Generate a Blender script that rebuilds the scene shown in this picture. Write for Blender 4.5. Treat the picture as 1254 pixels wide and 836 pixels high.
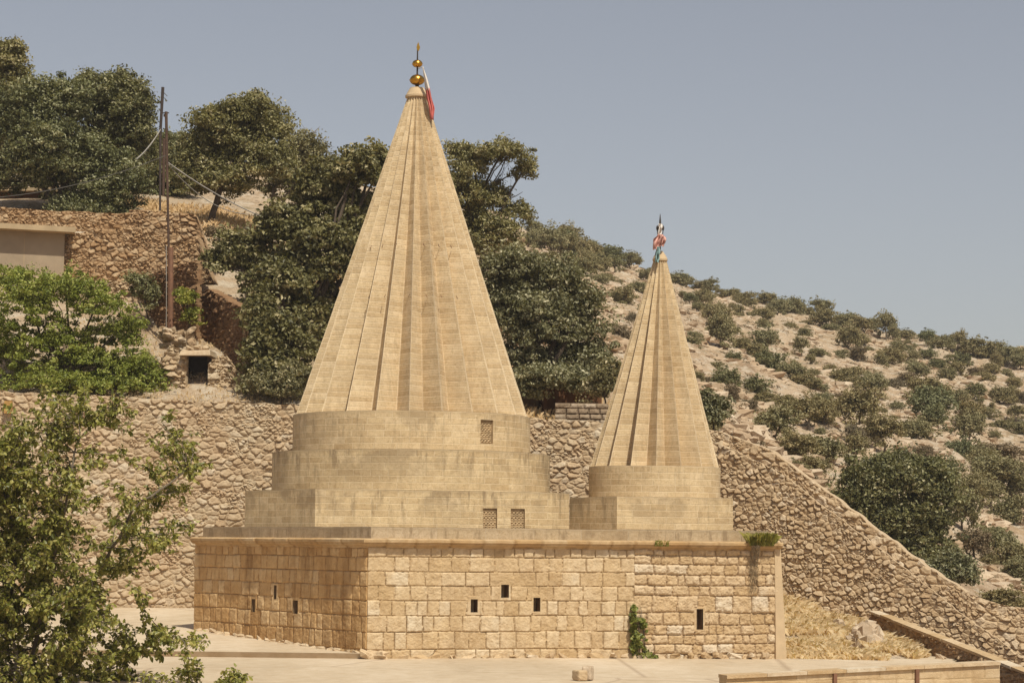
import bpy, math
import numpy as np
from mathutils import Matrix, Vector
R_ = math.radians
S = bpy.context.scene
for o in list(bpy.data.objects): bpy.data.objects.remove(o)

# ------------------------------------------------------------------ camera
F = 2700.0; PITCH = math.atan(246/F); ROLL = R_(0.5); ZC = 2.48
cam_d = bpy.data.cameras.new('camera'); cam = bpy.data.objects.new('camera', cam_d)
S.collection.objects.link(cam); S.camera = cam
cam_d.sensor_width = 36; cam_d.lens = F/1254*36; cam_d.clip_end = 5000; cam_d.clip_start = 0.5
CM = Matrix.Rotation(math.pi/2+PITCH, 4, 'X') @ Matrix.Rotation(ROLL, 4, 'Z')
cam.matrix_world = Matrix.Translation((0, 0, ZC)) @ CM
M3 = np.array([[CM[i][j] for j in range(3)] for i in range(3)])

# ------------------------------------------------------------------ light
SUN_AZ = R_(25); SUN_EL = R_(56)          # azimuth: to the right of straight behind the camera
w = bpy.data.worlds.new('World'); S.world = w; w.use_nodes = True
nt = w.node_tree; nt.nodes.clear()
sky = nt.nodes.new('ShaderNodeTexSky'); sky.sky_type = 'NISHITA'; sky.sun_disc = False
sky.sun_elevation = SUN_EL; sky.sun_rotation = math.pi - SUN_AZ
sky.altitude = 900; sky.air_density = 1.0; sky.dust_density = 3.2; sky.ozone_density = 2.2
hs = nt.nodes.new('ShaderNodeHueSaturation'); hs.inputs['Saturation'].default_value = 0.62
tint = nt.nodes.new('ShaderNodeMix'); tint.data_type = 'RGBA'; tint.blend_type = 'MULTIPLY'
tint.inputs[0].default_value = 1.0; tint.inputs[7].default_value = (1.045, 0.955, 0.875, 1)
bg = nt.nodes.new('ShaderNodeBackground'); bg.inputs['Strength'].default_value = 0.104
wo = nt.nodes.new('ShaderNodeOutputWorld')
nt.links.new(sky.outputs[0], hs.inputs['Color']); nt.links.new(hs.outputs[0], tint.inputs[6])
nt.links.new(tint.outputs[2], bg.inputs[0]); nt.links.new(bg.outputs[0], wo.inputs[0])
sl = bpy.data.lights.new('sun', 'SUN'); sl.energy = 4.35; sl.angle = R_(0.55); sl.color = (1.0, 0.955, 0.80)
so = bpy.data.objects.new('sun', sl); S.collection.objects.link(so)
sd = Vector((math.sin(SUN_AZ)*math.cos(SUN_EL), -math.cos(SUN_AZ)*math.cos(SUN_EL), math.sin(SUN_EL)))
so.rotation_euler = sd.to_track_quat('Z', 'Y').to_euler(); so.location = (10, -20, 60)
vs = S.view_settings; vs.view_transform = 'Standard'; vs.look = 'None'; vs.gamma = 1; vs.use_curve_mapping = False
vs.exposure = 0.0
S.render.engine = 'CYCLES'

# ------------------------------------------------------------------ helpers
def W(px, py, Y):
    """world point seen at photo pixel (px,py) lying at depth Y"""
    d = M3 @ np.array([(px-627)/F, (418-py)/F, -1.0])
    d = d*(Y/d[1]); return np.array([d[0], Y, d[2]+ZC])
def Wn(px, py, Y):
    px, py, Y = np.broadcast_arrays(np.asarray(px, float), np.asarray(py, float), np.asarray(Y, float))
    l = np.stack([(px-627)/F, (418-py)/F, -np.ones_like(px)], -1) @ M3.T
    l = l*(Y/l[..., 1])[..., None]; l[..., 2] += ZC; return l
def proj(P):
    P = np.asarray(P, float)-np.array([0, 0, ZC]); l = P @ M3
    return 627+F*l[..., 0]/-l[..., 2], 418-F*l[..., 1]/-l[..., 2]
def XZ(px, z, Y):
    """world point at height z, depth Y, photo column px"""
    py = 600.0
    for _ in range(6):
        p = W(px, py, Y); py -= (z-p[2])*F/Y
    return np.array([p[0], Y, z])
def hsh(i, j, k=0):
    i = i.astype(np.int64); j = j.astype(np.int64)
    k = np.asarray(k).astype(np.int64)
    h = (i*374761393 + j*668265263 + k*974634777) & 0xffffffff
    h = ((h ^ (h >> 13))*1274126177) & 0xffffffff
    h = ((h ^ (h >> 16))*2246822519) & 0xffffffff
    return ((h ^ (h >> 15)) & 0xffffff)/float(0xffffff)
def vn(x, y, s=0):
    ix = np.floor(x); iy = np.floor(y); fx = x-ix; fy = y-iy
    fx = fx*fx*(3-2*fx); fy = fy*fy*(3-2*fy)
    a = hsh(ix, iy, s); b = hsh(ix+1, iy, s); c = hsh(ix, iy+1, s); d = hsh(ix+1, iy+1, s)
    return (a*(1-fx)+b*fx)*(1-fy)+(c*(1-fx)+d*fx)*fy
def fbm(x, y, s=0, o=4):
    r = 0; a = 0.5
    for k in range(o):
        r = r+a*(vn(x*2**k+17.3*k, y*2**k+5.1*k, s+k)-0.5); a *= 0.5
    return r
def sstep(a, b, x):
    t = np.clip((x-a)/(b-a), 0, 1); return t*t*(3-2*t)

COL = S.collection; WL = {}
def tag(o, label=None, cat=None, group=None, kind=None):
    if label: o['label'] = label
    if cat: o['category'] = cat
    if group: o['group'] = group
    if kind: o['kind'] = kind
    return o
def thing(name, label, cat, loc, group=None):
    o = bpy.data.objects.new(name, None); COL.objects.link(o); o.empty_display_size = .2
    o.location = [float(v) for v in loc]; WL[o.name] = np.array(loc, float)
    return tag(o, label, cat, group)
def link(name, me, parent=None, origin=None):
    """mesh holds world coordinates; origin shifts it"""
    o = bpy.data.objects.new(name, me)
    COL.objects.link(o)
    if parent is not None:
        o.parent = parent; o.location = -Vector(WL[parent.name]); WL[o.name] = np.zeros(3)
    return o
def npmesh(name, v, f, mat, col=None, uv=None, smooth=False, parent=None, origin=None):
    """v (N,3); f (M,k) or list of such arrays"""
    v = np.asarray(v, np.float64)
    if origin is not None: v = v-np.asarray(origin)
    fl = f if isinstance(f, list) else [f]
    me = bpy.data.meshes.new(name)
    me.vertices.add(len(v)); me.vertices.foreach_set('co', v.astype(np.float32).ravel())
    idx = np.concatenate([a.ravel() for a in fl]).astype(np.int32)
    cnt = np.concatenate([np.full(len(a), a.shape[1]) for a in fl]).astype(np.int32)
    st = np.concatenate([[0], np.cumsum(cnt)[:-1]]).astype(np.int32)
    me.loops.add(len(idx)); me.loops.foreach_set('vertex_index', idx)
    me.polygons.add(len(cnt)); me.polygons.foreach_set('loop_start', st)
    me.polygons.foreach_set('use_smooth', np.full(len(cnt), smooth))
    if col is not None:
        a = me.color_attributes.new('sc', 'FLOAT_COLOR', 'POINT')
        a.data.foreach_set('color', np.asarray(col, np.float32).ravel())
    if uv is not None:
        u = me.uv_layers.new(name='UVMap'); u.data.foreach_set('uv', np.asarray(uv, np.float32)[idx].ravel())
    me.materials.append(mat); me.update(calc_edges=True); me.validate()
    o = link(name, me, parent)
    if origin is not None:
        if parent is None: o.location = [float(q) for q in origin]; WL[o.name] = np.array(origin, float)
        else: o.location = Vector(origin)-Vector(WL[parent.name]); WL[o.name] = np.array(origin, float)
    return o
def grid_faces(nr, nc, mask=None):
    i = np.arange(nr-1)[:, None]*nc+np.arange(nc-1)[None]
    f = np.stack([i, i+1, i+nc+1, i+nc], -1)
    if mask is not None: f = f[mask]
    return f.reshape(-1, 4)
class MB:
    def __init__(s): s.v = []; s.f = {3: [], 4: []}; s.n = 0; s.c = []
    def add(s, v, faces, c=None):
        v = np.asarray(v, float); s.v.append(v)
        for f in faces:
            if len(f) in (3, 4): s.f[len(f)].append([a+s.n for a in f])
            else: s.f.setdefault(len(f), []).append([a+s.n for a in f])
        s.n += len(v); s.c.append(np.tile([c if c is not None else .5, 0, .5, 1], (len(v), 1))); return s
    def hexa(s, b, t, c=None):
        """b, t: four bottom and four top points, ccw"""
        return s.add(list(b)+list(t), [(3, 2, 1, 0), (4, 5, 6, 7), (0, 1, 5, 4), (1, 2, 6, 5), (2, 3, 7, 6), (3, 0, 4, 7)], c)
    def box(s, x0, x1, y0, y1, z0, z1, c=None):
        return s.hexa([(x0, y0, z0), (x1, y0, z0), (x1, y1, z0), (x0, y1, z0)], [(x0, y0, z1), (x1, y0, z1), (x1, y1, z1), (x0, y1, z1)], c)
    def prism(s, poly, z0, z1, c=None):
        n = len(poly); v = [(p[0], p[1], z0) for p in poly]+[(p[0], p[1], z1) for p in poly]
        return s.add(v, [tuple(range(n))[::-1], tuple(range(n, 2*n))]+[(i, (i+1) % n, n+(i+1) % n, n+i) for i in range(n)], c)
    def tube(s, pts, rad, k=6, c=None):
        pts = np.asarray(pts, float); n = len(pts)
        rad = np.full(n, rad) if np.isscalar(rad) else np.interp(np.linspace(0, 1, n), np.linspace(0, 1, len(rad)), rad)
        d = np.gradient(pts, axis=0); d /= np.linalg.norm(d, axis=1)[:, None]+1e-9
        up = np.array([0, 0, 1.]) if abs(d[0][2]) < .9 else np.array([1., 0, 0])
        a = np.cross(d, up); a /= np.linalg.norm(a, axis=1)[:, None]+1e-9; b = np.cross(d, a)
        th = np.arange(k)*2*math.pi/k
        v = pts[:, None]+rad[:, None, None]*(a[:, None]*np.cos(th)[None, :, None]+b[:, None]*np.sin(th)[None, :, None])
        fs = [(i*k+j, i*k+(j+1) % k, (i+1)*k+(j+1) % k, (i+1)*k+j) for i in range(n-1) for j in range(k)]
        fs += [tuple(range(k))[::-1], tuple(range((n-1)*k, n*k))]
        return s.add(v.reshape(-1, 3), fs, c)
    def lathe(s, c0, prof, k=32, axis_shift=None, c=None):
        """prof: (r,z) bottom to top, axis at c0; axis_shift(z) -> (dx,dy)"""
        th = np.arange(k)*2*math.pi/k; v = []
        for r, z in prof:
            dx, dy = axis_shift(z) if axis_shift else (0, 0)
            v += [(c0[0]+dx+r*math.cos(t), c0[1]+dy+r*math.sin(t), z) for t in th]
        n = len(prof)
        fs = [(i*k+j, i*k+(j+1) % k, (i+1)*k+(j+1) % k, (i+1)*k+j) for i in range(n-1) for j in range(k)]
        fs += [tuple(range(k))[::-1], tuple(range((n-1)*k, n*k))]
        return s.add(v, fs, c)
    def build(s, name, mat, parent=None, smooth=False, origin=None):
        fl = [np.array(a) for a in s.f.values() if a]
        return npmesh(name, np.concatenate(s.v), fl, mat, col=np.concatenate(s.c), smooth=smooth, parent=parent, origin=origin)

# ------------------------------------------------------------------ materials
def nmat(name, rough=.9):
    m = bpy.data.materials.new(name); m.use_nodes = True; t = m.node_tree; t.nodes.clear()
    o = t.nodes.new('ShaderNodeOutputMaterial'); p = t.nodes.new('ShaderNodeBsdfPrincipled')
    p.inputs['Roughness'].default_value = rough; p.inputs['Specular IOR Level'].default_value = .25
    t.links.new(p.outputs[0], o.inputs[0]); return m, t, p, o
def N(t, typ, **kw):
    n = t.nodes.new(typ)
    for k, v in kw.items():
        if k in n.inputs: n.inputs[k].default_value = v
        else: setattr(n, k, v)
    return n
def mixc(t, fac, a, b, mode='MIX'):
    n = t.nodes.new('ShaderNodeMix'); n.data_type = 'RGBA'; n.blend_type = mode
    for s_, i in ((fac, 0), (a, 6), (b, 7)):
        if isinstance(s_, (int, float)): n.inputs[i].default_value = s_
        elif isinstance(s_, tuple): n.inputs[i].default_value = (*s_, 1)
        else: t.links.new(s_, n.inputs[i])
    return n.outputs[2]
def rng(t, src, a, b, c=0., d=1.):
    n = t.nodes.new('ShaderNodeMapRange'); n.inputs[1].default_value = a; n.inputs[2].default_value = b
    n.inputs[3].default_value = c; n.inputs[4].default_value = d; t.links.new(src, n.inputs[0]); return n.outputs[0]
def mth(t, op, a, b=None):
    n = t.nodes.new('ShaderNodeMath'); n.operation = op
    for s_, i in ((a, 0), (b, 1)):
        if s_ is None: continue
        if isinstance(s_, (int, float)): n.inputs[i].default_value = s_
        else: t.links.new(s_, n.inputs[i])
    return n.outputs[0]
def noise(t, vec, scale, det=4, rough=.55, sc=None):
    if sc is not None:
        mp = t.nodes.new('ShaderNodeMapping'); mp.inputs['Scale'].default_value = sc; t.links.new(vec, mp.inputs[0]); vec = mp.outputs[0]
    n = t.nodes.new('ShaderNodeTexNoise'); n.inputs['Scale'].default_value = scale
    n.inputs['Detail'].default_value = det; n.inputs['Roughness'].default_value = rough
    t.links.new(vec, n.inputs['Vector']); return n.outputs['Fac']
def geo(t): return t.nodes.new('ShaderNodeNewGeometry').outputs['Position']
def bump(t, p, h, dist=.02, st=.6):
    b = t.nodes.new('ShaderNodeBump'); b.inputs['Distance'].default_value = dist; b.inputs['Strength'].default_value = st
    t.links.new(h, b.inputs['Height']); t.links.new(b.outputs[0], p.inputs['Normal'])
def ramp(t, src, stops):
    r = t.nodes.new('ShaderNodeValToRGB'); e = r.color_ramp.elements
    while len(e) < len(stops): e.new(0.5)
    for i, (q, c) in enumerate(stops): e[i].position = q; e[i].color = (*c, 1)
    t.links.new(src, r.inputs[0]); return r.outputs[0]

def stone_mat(name, stops, mortar, stain=None, stain_amt=.4, streak=0., rough_bump=.5):
    m, t, p, o = nmat(name, .95)
    a = t.nodes.new('ShaderNodeAttribute'); a.attribute_name = 'sc'
    sp = t.nodes.new('ShaderNodeSeparateColor'); t.links.new(a.outputs['Color'], sp.inputs[0])
    P = geo(t)
    c = ramp(t, sp.outputs[0], stops)
    n1 = noise(t, P, 9, 5, .65); n2 = noise(t, P, 45, 4, .7); n3 = noise(t, P, .9, 3, .5)
    c = mixc(t, rng(t, n1, .3, .75), c, mixc(t, 1., c, (.72, .66, .58), 'MULTIPLY'))
    c = mixc(t, rng(t, n2, .45, .75, 0, .55), c, mixc(t, 1., c, (1.28, 1.25, 1.2), 'MULTIPLY'))
    if stain:
        c = mixc(t, mth(t, 'MULTIPLY', rng(t, n3, .42, .68), stain_amt), c, stain)
    if streak:
        ns = noise(t, P, 1., 4, .6, (2.2, 2.2, .25))
        c = mixc(t, mth(t, 'MULTIPLY', rng(t, ns, .5, .7), streak), c, mixc(t, 1., c, (.5, .43, .36), 'MULTIPLY'))
    c = mixc(t, sp.outputs[1], c, mortar)
    t.links.new(c, p.inputs['Base Color'])
    bump(t, p, mth(t, 'ADD', n1, mth(t, 'MULTIPLY', n2, .5)), .03, rough_bump)
    return m
M_rubble = stone_mat('rubble_stone', [(0, (.42, .31, .20)), (.35, (.50, .385, .26)), (.7, (.55, .445, .315)), (1, (.62, .54, .43))], (.46, .35, .23), (.42, .26, .14), .35)
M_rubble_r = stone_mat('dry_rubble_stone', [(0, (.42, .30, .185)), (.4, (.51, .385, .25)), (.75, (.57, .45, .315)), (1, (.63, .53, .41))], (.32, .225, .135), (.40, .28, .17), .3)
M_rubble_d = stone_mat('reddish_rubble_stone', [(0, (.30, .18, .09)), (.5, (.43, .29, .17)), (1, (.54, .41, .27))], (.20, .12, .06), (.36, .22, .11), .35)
M_rubble_dd = stone_mat('shaded_dark_reddish_rubble_stone', [(0, (.17, .09, .045)), (.5, (.26, .15, .08)), (1, (.36, .24, .14))], (.11, .06, .03), (.2, .1, .05), .4)  # dark reddish stone, with the ruin walls' shade also put into the colour
M_ashlar = stone_mat('ashlar_stone', [(0, (.48, .345, .20)), (.4, (.57, .43, .27)), (.8, (.62, .49, .33)), (1, (.66, .56, .42))], (.42, .30, .17), (.52, .36, .18), .35, .25)
M_ashlar_l = stone_mat('weathered_shaded_ashlar_stone', [(0, (.50, .31, .14)), (.5, (.63, .425, .215)), (1, (.69, .51, .30))], (.34, .20, .09), (.45, .25, .09), .5, .8)  # weathering streaks, with the side wall's warm shade also put into the colour
M_ashlar_o = stone_mat('old_ashlar_stone', [(0, (.48, .34, .19)), (.4, (.55, .41, .255)), (.75, (.60, .47, .32)), (1, (.64, .56, .45))], (.36, .25, .15), (.5, .34, .19), .3, .15)
M_cornice = stone_mat('cornice_stone', [(0, (.50, .34, .18)), (.5, (.53, .38, .22)), (1, (.57, .43, .27))], (.3, .18, .08), (.42, .24, .09), .5, .4)

def dressed_mat(name, base, row, bw, stain_amt, stain_top=False, tintc=(1, 1, 1), nooff=False):
    m, t, p, o = nmat(name, .92)
    uv = t.nodes.new('ShaderNodeUVMap'); uv.uv_map = 'UVMap'; P = geo(t)
    wn = t.nodes.new('ShaderNodeTexNoise'); wn.inputs['Scale'].default_value = 2.5; t.links.new(uv.outputs[0], wn.inputs['Vector'])
    va = t.nodes.new('ShaderNodeVectorMath'); va.operation = 'SCALE'; va.inputs[3].default_value = .012 if nooff else .025; t.links.new(wn.outputs['Color'], va.inputs[0])
    vb = t.nodes.new('ShaderNodeVectorMath'); vb.operation = 'ADD'; t.links.new(uv.outputs[0], vb.inputs[0]); t.links.new(va.outputs[0], vb.inputs[1])
    b = t.nodes.new('ShaderNodeTexBrick'); t.links.new(vb.outputs[0], b.inputs['Vector'])
    b.inputs['Scale'].default_value = 1; b.inputs['Brick Width'].default_value = bw; b.inputs['Row Height'].default_value = row
    b.inputs['Mortar Size'].default_value = .010; b.inputs['Mortar Smooth'].default_value = .6; b.inputs['Bias'].default_value = 0
    b.offset = 0 if nooff else .5; b.squash = 1. if nooff else 1.35; b.squash_frequency = 3
    b.inputs['Color1'].default_value = (0, 0, 0, 1); b.inputs['Color2'].default_value = (1, 1, 1, 1); b.inputs['Mortar'].default_value = (.5, .5, .5, 1)
    sp = t.nodes.new('ShaderNodeSeparateColor'); t.links.new(b.outputs['Color'], sp.inputs[0])
    k = lambda q: tuple(base[i]*q[i] for i in range(3))
    c = ramp(t, sp.outputs[0], [(0, k((.87, .84, .79))), (.35, k((.96, .95, .93))), (.7, k((1.02, 1.02, 1.0))), (1, k((1.07, 1.09, 1.13)))])
    n1 = noise(t, P, 3.5, 6, .65); n2 = noise(t, P, 40, 4, .7); n3 = noise(t, P, .8, 3, .5)
    c = mixc(t, rng(t, n1, .35, .7, 0, .6), c, mixc(t, 1., c, (.84, .79, .72), 'MULTIPLY'))
    c = mixc(t, rng(t, n2, .45, .7, 0, .9), c, mixc(t, 1., c, (.78, .74, .68), 'MULTIPLY'))
    n4 = noise(t, P, 13, 5, .75)
    c = mixc(t, rng(t, n4, .52, .66, 0, .8), c, mixc(t, 1., c, (.76, .71, .64), 'MULTIPLY'))
    c = mixc(t, rng(t, n4, .46, .34, 0, .7), c, mixc(t, 1., c, (1.14, 1.15, 1.18), 'MULTIPLY'))
    c = mixc(t, mth(t, 'MULTIPLY', b.outputs['Fac'], .75), c, k((1.17, 1.21, 1.28)))
    if nooff:
        su = t.nodes.new('ShaderNodeSeparateXYZ'); t.links.new(vb.outputs[0], su.inputs[0])
        fr_ = mth(t, 'FRACT', mth(t, 'DIVIDE', su.outputs[0], bw)); dd_ = mth(t, 'MINIMUM', fr_, mth(t, 'SUBTRACT', 1., fr_))
        c = mixc(t, rng(t, dd_, .03, .065, .65, 0), c, k((1.2, 1.25, 1.34)))
        c = mixc(t, mth(t, 'MULTIPLY', rng(t, n2, .5, .62, .2, 1.), rng(t, dd_, .005, .02, .45, 0)), c, (.26, .18, .10))
    ns = noise(t, P, 1., 5, .7, (5.5, 5.5, 1.0)); nb = noise(t, P, 1.1, 5, .6)
    s_ = mth(t, 'MULTIPLY', mth(t, 'MAXIMUM', rng(t, ns, .50, .62), mth(t, 'MULTIPLY', rng(t, nb, .50, .60), .75)), stain_amt)
    if stain_top:
        suv = t.nodes.new('ShaderNodeSeparateXYZ'); t.links.new(uv.outputs[0], suv.inputs[0])
        top = rng(t, suv.outputs[1], -.75, -.02, .3, 1.)
        lip = rng(t, mth(t, 'ADD', suv.outputs[1], mth(t, 'MULTIPLY', ns, .1)), -.06, .03, 0, .55)
        s_ = mth(t, 'MAXIMUM', mth(t, 'MULTIPLY', s_, top), mth(t, 'MULTIPLY', lip, stain_amt))
    c = mixc(t, s_, c, (.215, .15, .088))
    t.links.new(c, p.inputs['Base Color'])
    h = mth(t, 'ADD', mth(t, 'MULTIPLY', n2, .5), mth(t, 'ADD', n1, mth(t, 'MULTIPLY', b.outputs['Fac'], -.5)))
    bump(t, p, mth(t, 'ADD', h, n4), .022, .7)
    return m
BASE = (.625, .485, .31)
M_cone = dressed_mat('spire_stone', BASE, .128, .62, .22, nooff=True)
M_step = dressed_mat('stained_step_stone', (.625, .485, .30), .15, .42, .80, True)
M_drum = dressed_mat('drum_stone', (.635, .49, .305), .15, .40, .62, True)
M_drum2 = dressed_mat('clean_drum_stone', (.645, .50, .315), .15, .40, .35, True)
M_curb = dressed_mat('curb_stone', (.50, .39, .26), .5, 1.1, .7, True)

def plain(name, col, rough=.8, metal=0., var=.25, sc=6.):
    m, t, p, o = nmat(name, rough); P = geo(t); n = noise(t, P, sc, 5, .6)
    c = mixc(t, rng(t, n, .3, .7), tuple(q*(1-var) for q in col), tuple(min(1, q*(1+var)) for q in col))
    t.links.new(c, p.inputs['Base Color']); p.inputs['Metallic'].default_value = metal
    bump(t, p, n, .01, .3); return m
M_gold = plain('gilded_metal', (.55, .30, .05), .28, 1., .15)
M_dark = plain('dark_metal', (.05, .04, .035), .6)
M_red = plain('red_cloth', (.52, .14, .12), .9); M_pink = plain('faded_pink_cloth', (.60, .33, .28), .9)
M_white = plain('white_cloth', (.66, .60, .55), .9, 0, .1); M_teal = plain('teal_cloth', (.22, .33, .33), .9)
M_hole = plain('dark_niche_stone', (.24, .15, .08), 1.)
M_screen = plain('carved_screen_stone', (.47, .34, .20), .95)
M_plaster = plain('lime_plaster', (.52, .385, .24), .95, 0, .10, 3.)
M_conc = plain('grey_concrete', (.34, .26, .18), .95, 0, .16, 1.2)
M_slab = plain('roof_slab_concrete', (.42, .31, .19), .95, 0, .15, 2.)
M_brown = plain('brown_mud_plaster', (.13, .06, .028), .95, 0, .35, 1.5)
M_pole = plain('weathered_brown_pole', (.085, .05, .035), .8); M_poled = plain('dark_pole_wood_and_cavity_shade', (.055, .04, .035), .8)
M_rust = plain('rusty_brown_pipe', (.20, .10, .06), .8)
M_wire = plain('pale_cable', (.30, .27, .24), .7); M_wired = plain('dark_cable', (.10, .09, .08), .7)
M_block = stone_mat('grey_block', [(0, (.27, .20, .14)), (.5, (.36, .28, .2)), (1, (.44, .36, .28))], (.16, .11, .07))
M_bark = plain('bark', (.085, .062, .045), .95, 0, .35, 8.); M_bark2 = plain('pale_bark', (.17, .135, .10), .95, 0, .3, 8.)
M_rock = stone_mat('limestone_rock', [(0, (.40, .29, .19)), (.5, (.50, .39, .28)), (1, (.58, .48, .37))], (.3, .2, .12), (.44, .31, .2), .4)

def leafmat(name, cols, rough=.5, trans=.22):
    m, t, p, o = nmat(name, rough); p.inputs['Specular IOR Level'].default_value = .35
    a = t.nodes.new('ShaderNodeAttribute'); a.attribute_name = 'sc'
    sp = t.nodes.new('ShaderNodeSeparateColor'); t.links.new(a.outputs['Color'], sp.inputs[0])
    n = len(cols); c = ramp(t, sp.outputs[0], [(i/(n-1), q) for i, q in enumerate(cols)])
    oi = t.nodes.new('ShaderNodeObjectInfo')
    c = mixc(t, rng(t, oi.outputs['Random'], 0, 1, 0, .55), c, mixc(t, 1., c, (1.22, .98, .82), 'MULTIPLY'))
    t.links.new(c, p.inputs['Base Color'])
    tr = t.nodes.new('ShaderNodeBsdfTranslucent'); t.links.new(mixc(t, 1., c, (1.25, 1.2, .55), 'MULTIPLY'), tr.inputs[0])
    ms = t.nodes.new('ShaderNodeMixShader'); ms.inputs[0].default_value = trans
    t.links.new(p.outputs[0], ms.inputs[1]); t.links.new(tr.outputs[0], ms.inputs[2]); t.links.new(ms.outputs[0], o.inputs[0])
    return m
L_dark = leafmat('dark_leaves', [(.06, .062, .026), (.135, .138, .056), (.205, .205, .09), (.46, .44, .28)])
L_olive = leafmat('olive_leaves', [(.085, .085, .034), (.18, .175, .072), (.265, .255, .115), (.50, .47, .30)])
L_fresh = leafmat('fresh_leaves', [(.11, .135, .024), (.21, .24, .042), (.30, .33, .066), (.48, .47, .16)], .5, .3)
L_grey = leafmat('grey_green_leaves', [(.08, .08, .038), (.16, .16, .08), (.24, .235, .13), (.50, .48, .33)])
L_hill = leafmat('hill_leaves', [(.14, .13, .06), (.21, .192, .095), (.27, .245, .13), (.36, .32, .19)], .7, .15)
L_hilld = leafmat('hill_dark_leaves', [(.095, .10, .042), (.15, .155, .07), (.20, .20, .098), (.28, .275, .155)], .6, .15)
L_hillb = leafmat('hill_brown_leaves', [(.14, .11, .065), (.18, .145, .09), (.22, .18, .12), (.27, .22, .15)], .8, .15)
L_fore = leafmat('foreground_leaves', [(.08, .098, .02), (.165, .19, .04), (.25, .27, .065), (.46, .46, .19)], .4, .3)
L_dry = leafmat('dry_grass', [(.40, .29, .16), (.52, .39, .22), (.62, .49, .30), (.70, .58, .40)], .8, .3)
L_straw = leafmat('straw_grass', [(.50, .39, .24), (.64, .52, .34), (.74, .63, .44), (.80, .72, .55)], .8, .4)
L_weed = leafmat('yellow_green_weed', [(.14, .15, .03), (.22, .24, .05), (.30, .30, .08), (.36, .34, .12)], .7, .3)

# terrace concrete
def ground_mat():
    m, t, p, o = nmat('terrace_concrete', .93); P = geo(t)
    n1 = noise(t, P, .35, 5, .6, (1, .35, 1)); n2 = noise(t, P, 3, 6, .7); n3 = noise(t, P, 60, 3, .7)
    c = ramp(t, n1, [(.3, (.46, .36, .25)), (.5, (.55, .44, .315)), (.7, (.63, .52, .395))])
    c = mixc(t, rng(t, n2, .4, .65, 0, .8), c, mixc(t, 1., c, (.84, .79, .72), 'MULTIPLY'))
    c = mixc(t, rng(t, n3, .5, .8, 0, .5), c, mixc(t, 1., c, (.8, .78, .74), 'MULTIPLY'))
    v = t.nodes.new('ShaderNodeTexVoronoi'); v.feature = 'DISTANCE_TO_EDGE'; v.inputs['Scale'].default_value = .16
    t.links.new(P, v.inputs['Vector'])
    c = mixc(t, rng(t, v.outputs['Distance'], .0, .010, .6, 0), c, (.30, .21, .14))
    t.links.new(c, p.inputs['Base Color']); bump(t, p, mth(t, 'ADD', n2, n3), .01, .4); return m
M_ground = ground_mat()
def hill_mat():
    m, t, p, o = nmat('dry_hillside', .97); P = geo(t)
    n0 = noise(t, P, .05, 4, .6); n1 = noise(t, P, .35, 6, .65); n2 = noise(t, P, 1.3, 6, .7, (1, .6, 2.5)); n3 = noise(t, P, 6, 4, .7)
    c = ramp(t, n1, [(.28, (.25, .155, .09)), (.45, (.43, .305, .195)), (.58, (.52, .39, .27)), (.75, (.60, .49, .37))])
    c = mixc(t, rng(t, n0, .4, .65, 0, .55), c, (.43, .32, .20))
    c = mixc(t, rng(t, n2, .50, .58, 0, .85), c, (.57, .475, .365))
    c = mixc(t, rng(t, noise(t, P, 2.4, 5, .75, (1, .5, 3)), .56, .64, 0, .8), c, (.24, .165, .105))
    c = mixc(t, rng(t, n3, .5, .75, 0, .7), c, mixc(t, 1., c, (.6, .52, .45), 'MULTIPLY'))
    nv = noise(t, P, .8, 4, .7)
    c = mixc(t, rng(t, nv, .58, .68, 0, .6), c, (.20, .155, .08))
    t.links.new(c, p.inputs['Base Color']); bump(t, p, mth(t, 'ADD', n2, n3), .5, .6); return m
M_hill = hill_mat()

# ------------------------------------------------------------------ stone panels
RS = np.random.RandomState
def rubble_cells(u, v, sx, sy, seed, warp=.35):
    """returns F2-F1 (edge distance), cell random values, local offsets"""
    uu = u/sx+warp*2*fbm(u*1.7, v*1.7, seed+50, 3); vv = v/sy+warp*2*fbm(u*1.7+9, v*1.7, seed+60, 3)
    ci = np.floor(uu); cj = np.floor(vv)
    F1 = np.full(u.shape, 9.); F2 = np.full(u.shape, 9.); A = np.zeros(u.shape); B = np.zeros(u.shape); ox = np.zeros(u.shape); oy = np.zeros(u.shape)
    for di in (-1, 0, 1):
        for dj in (-1, 0, 1):
            i = ci+di; j = cj+dj
            jx = i+.5+.85*(hsh(i, j, seed)-.5)+.5*(j % 2)-.25; jy = j+.5+.75*(hsh(i, j, seed+1)-.5)
            wgt = .35*(hsh(i, j, seed+2)-.5)
            dx = uu-jx; dy = vv-jy
            d = np.maximum(np.sqrt(dx*dx+dy*dy), .75*(np.abs(dx)+np.abs(dy)))-wgt
            m = d < F1
            F2 = np.where(m, F1, np.minimum(F2, d))
            A = np.where(m, hsh(i, j, seed+3), A); B = np.where(m, hsh(i, j, seed+4), B)
            ox = np.where(m, dx, ox); oy = np.where(m, dy, oy); F1 = np.where(m, d, F1)
    return F2-F1, A, B, ox, oy
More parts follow.
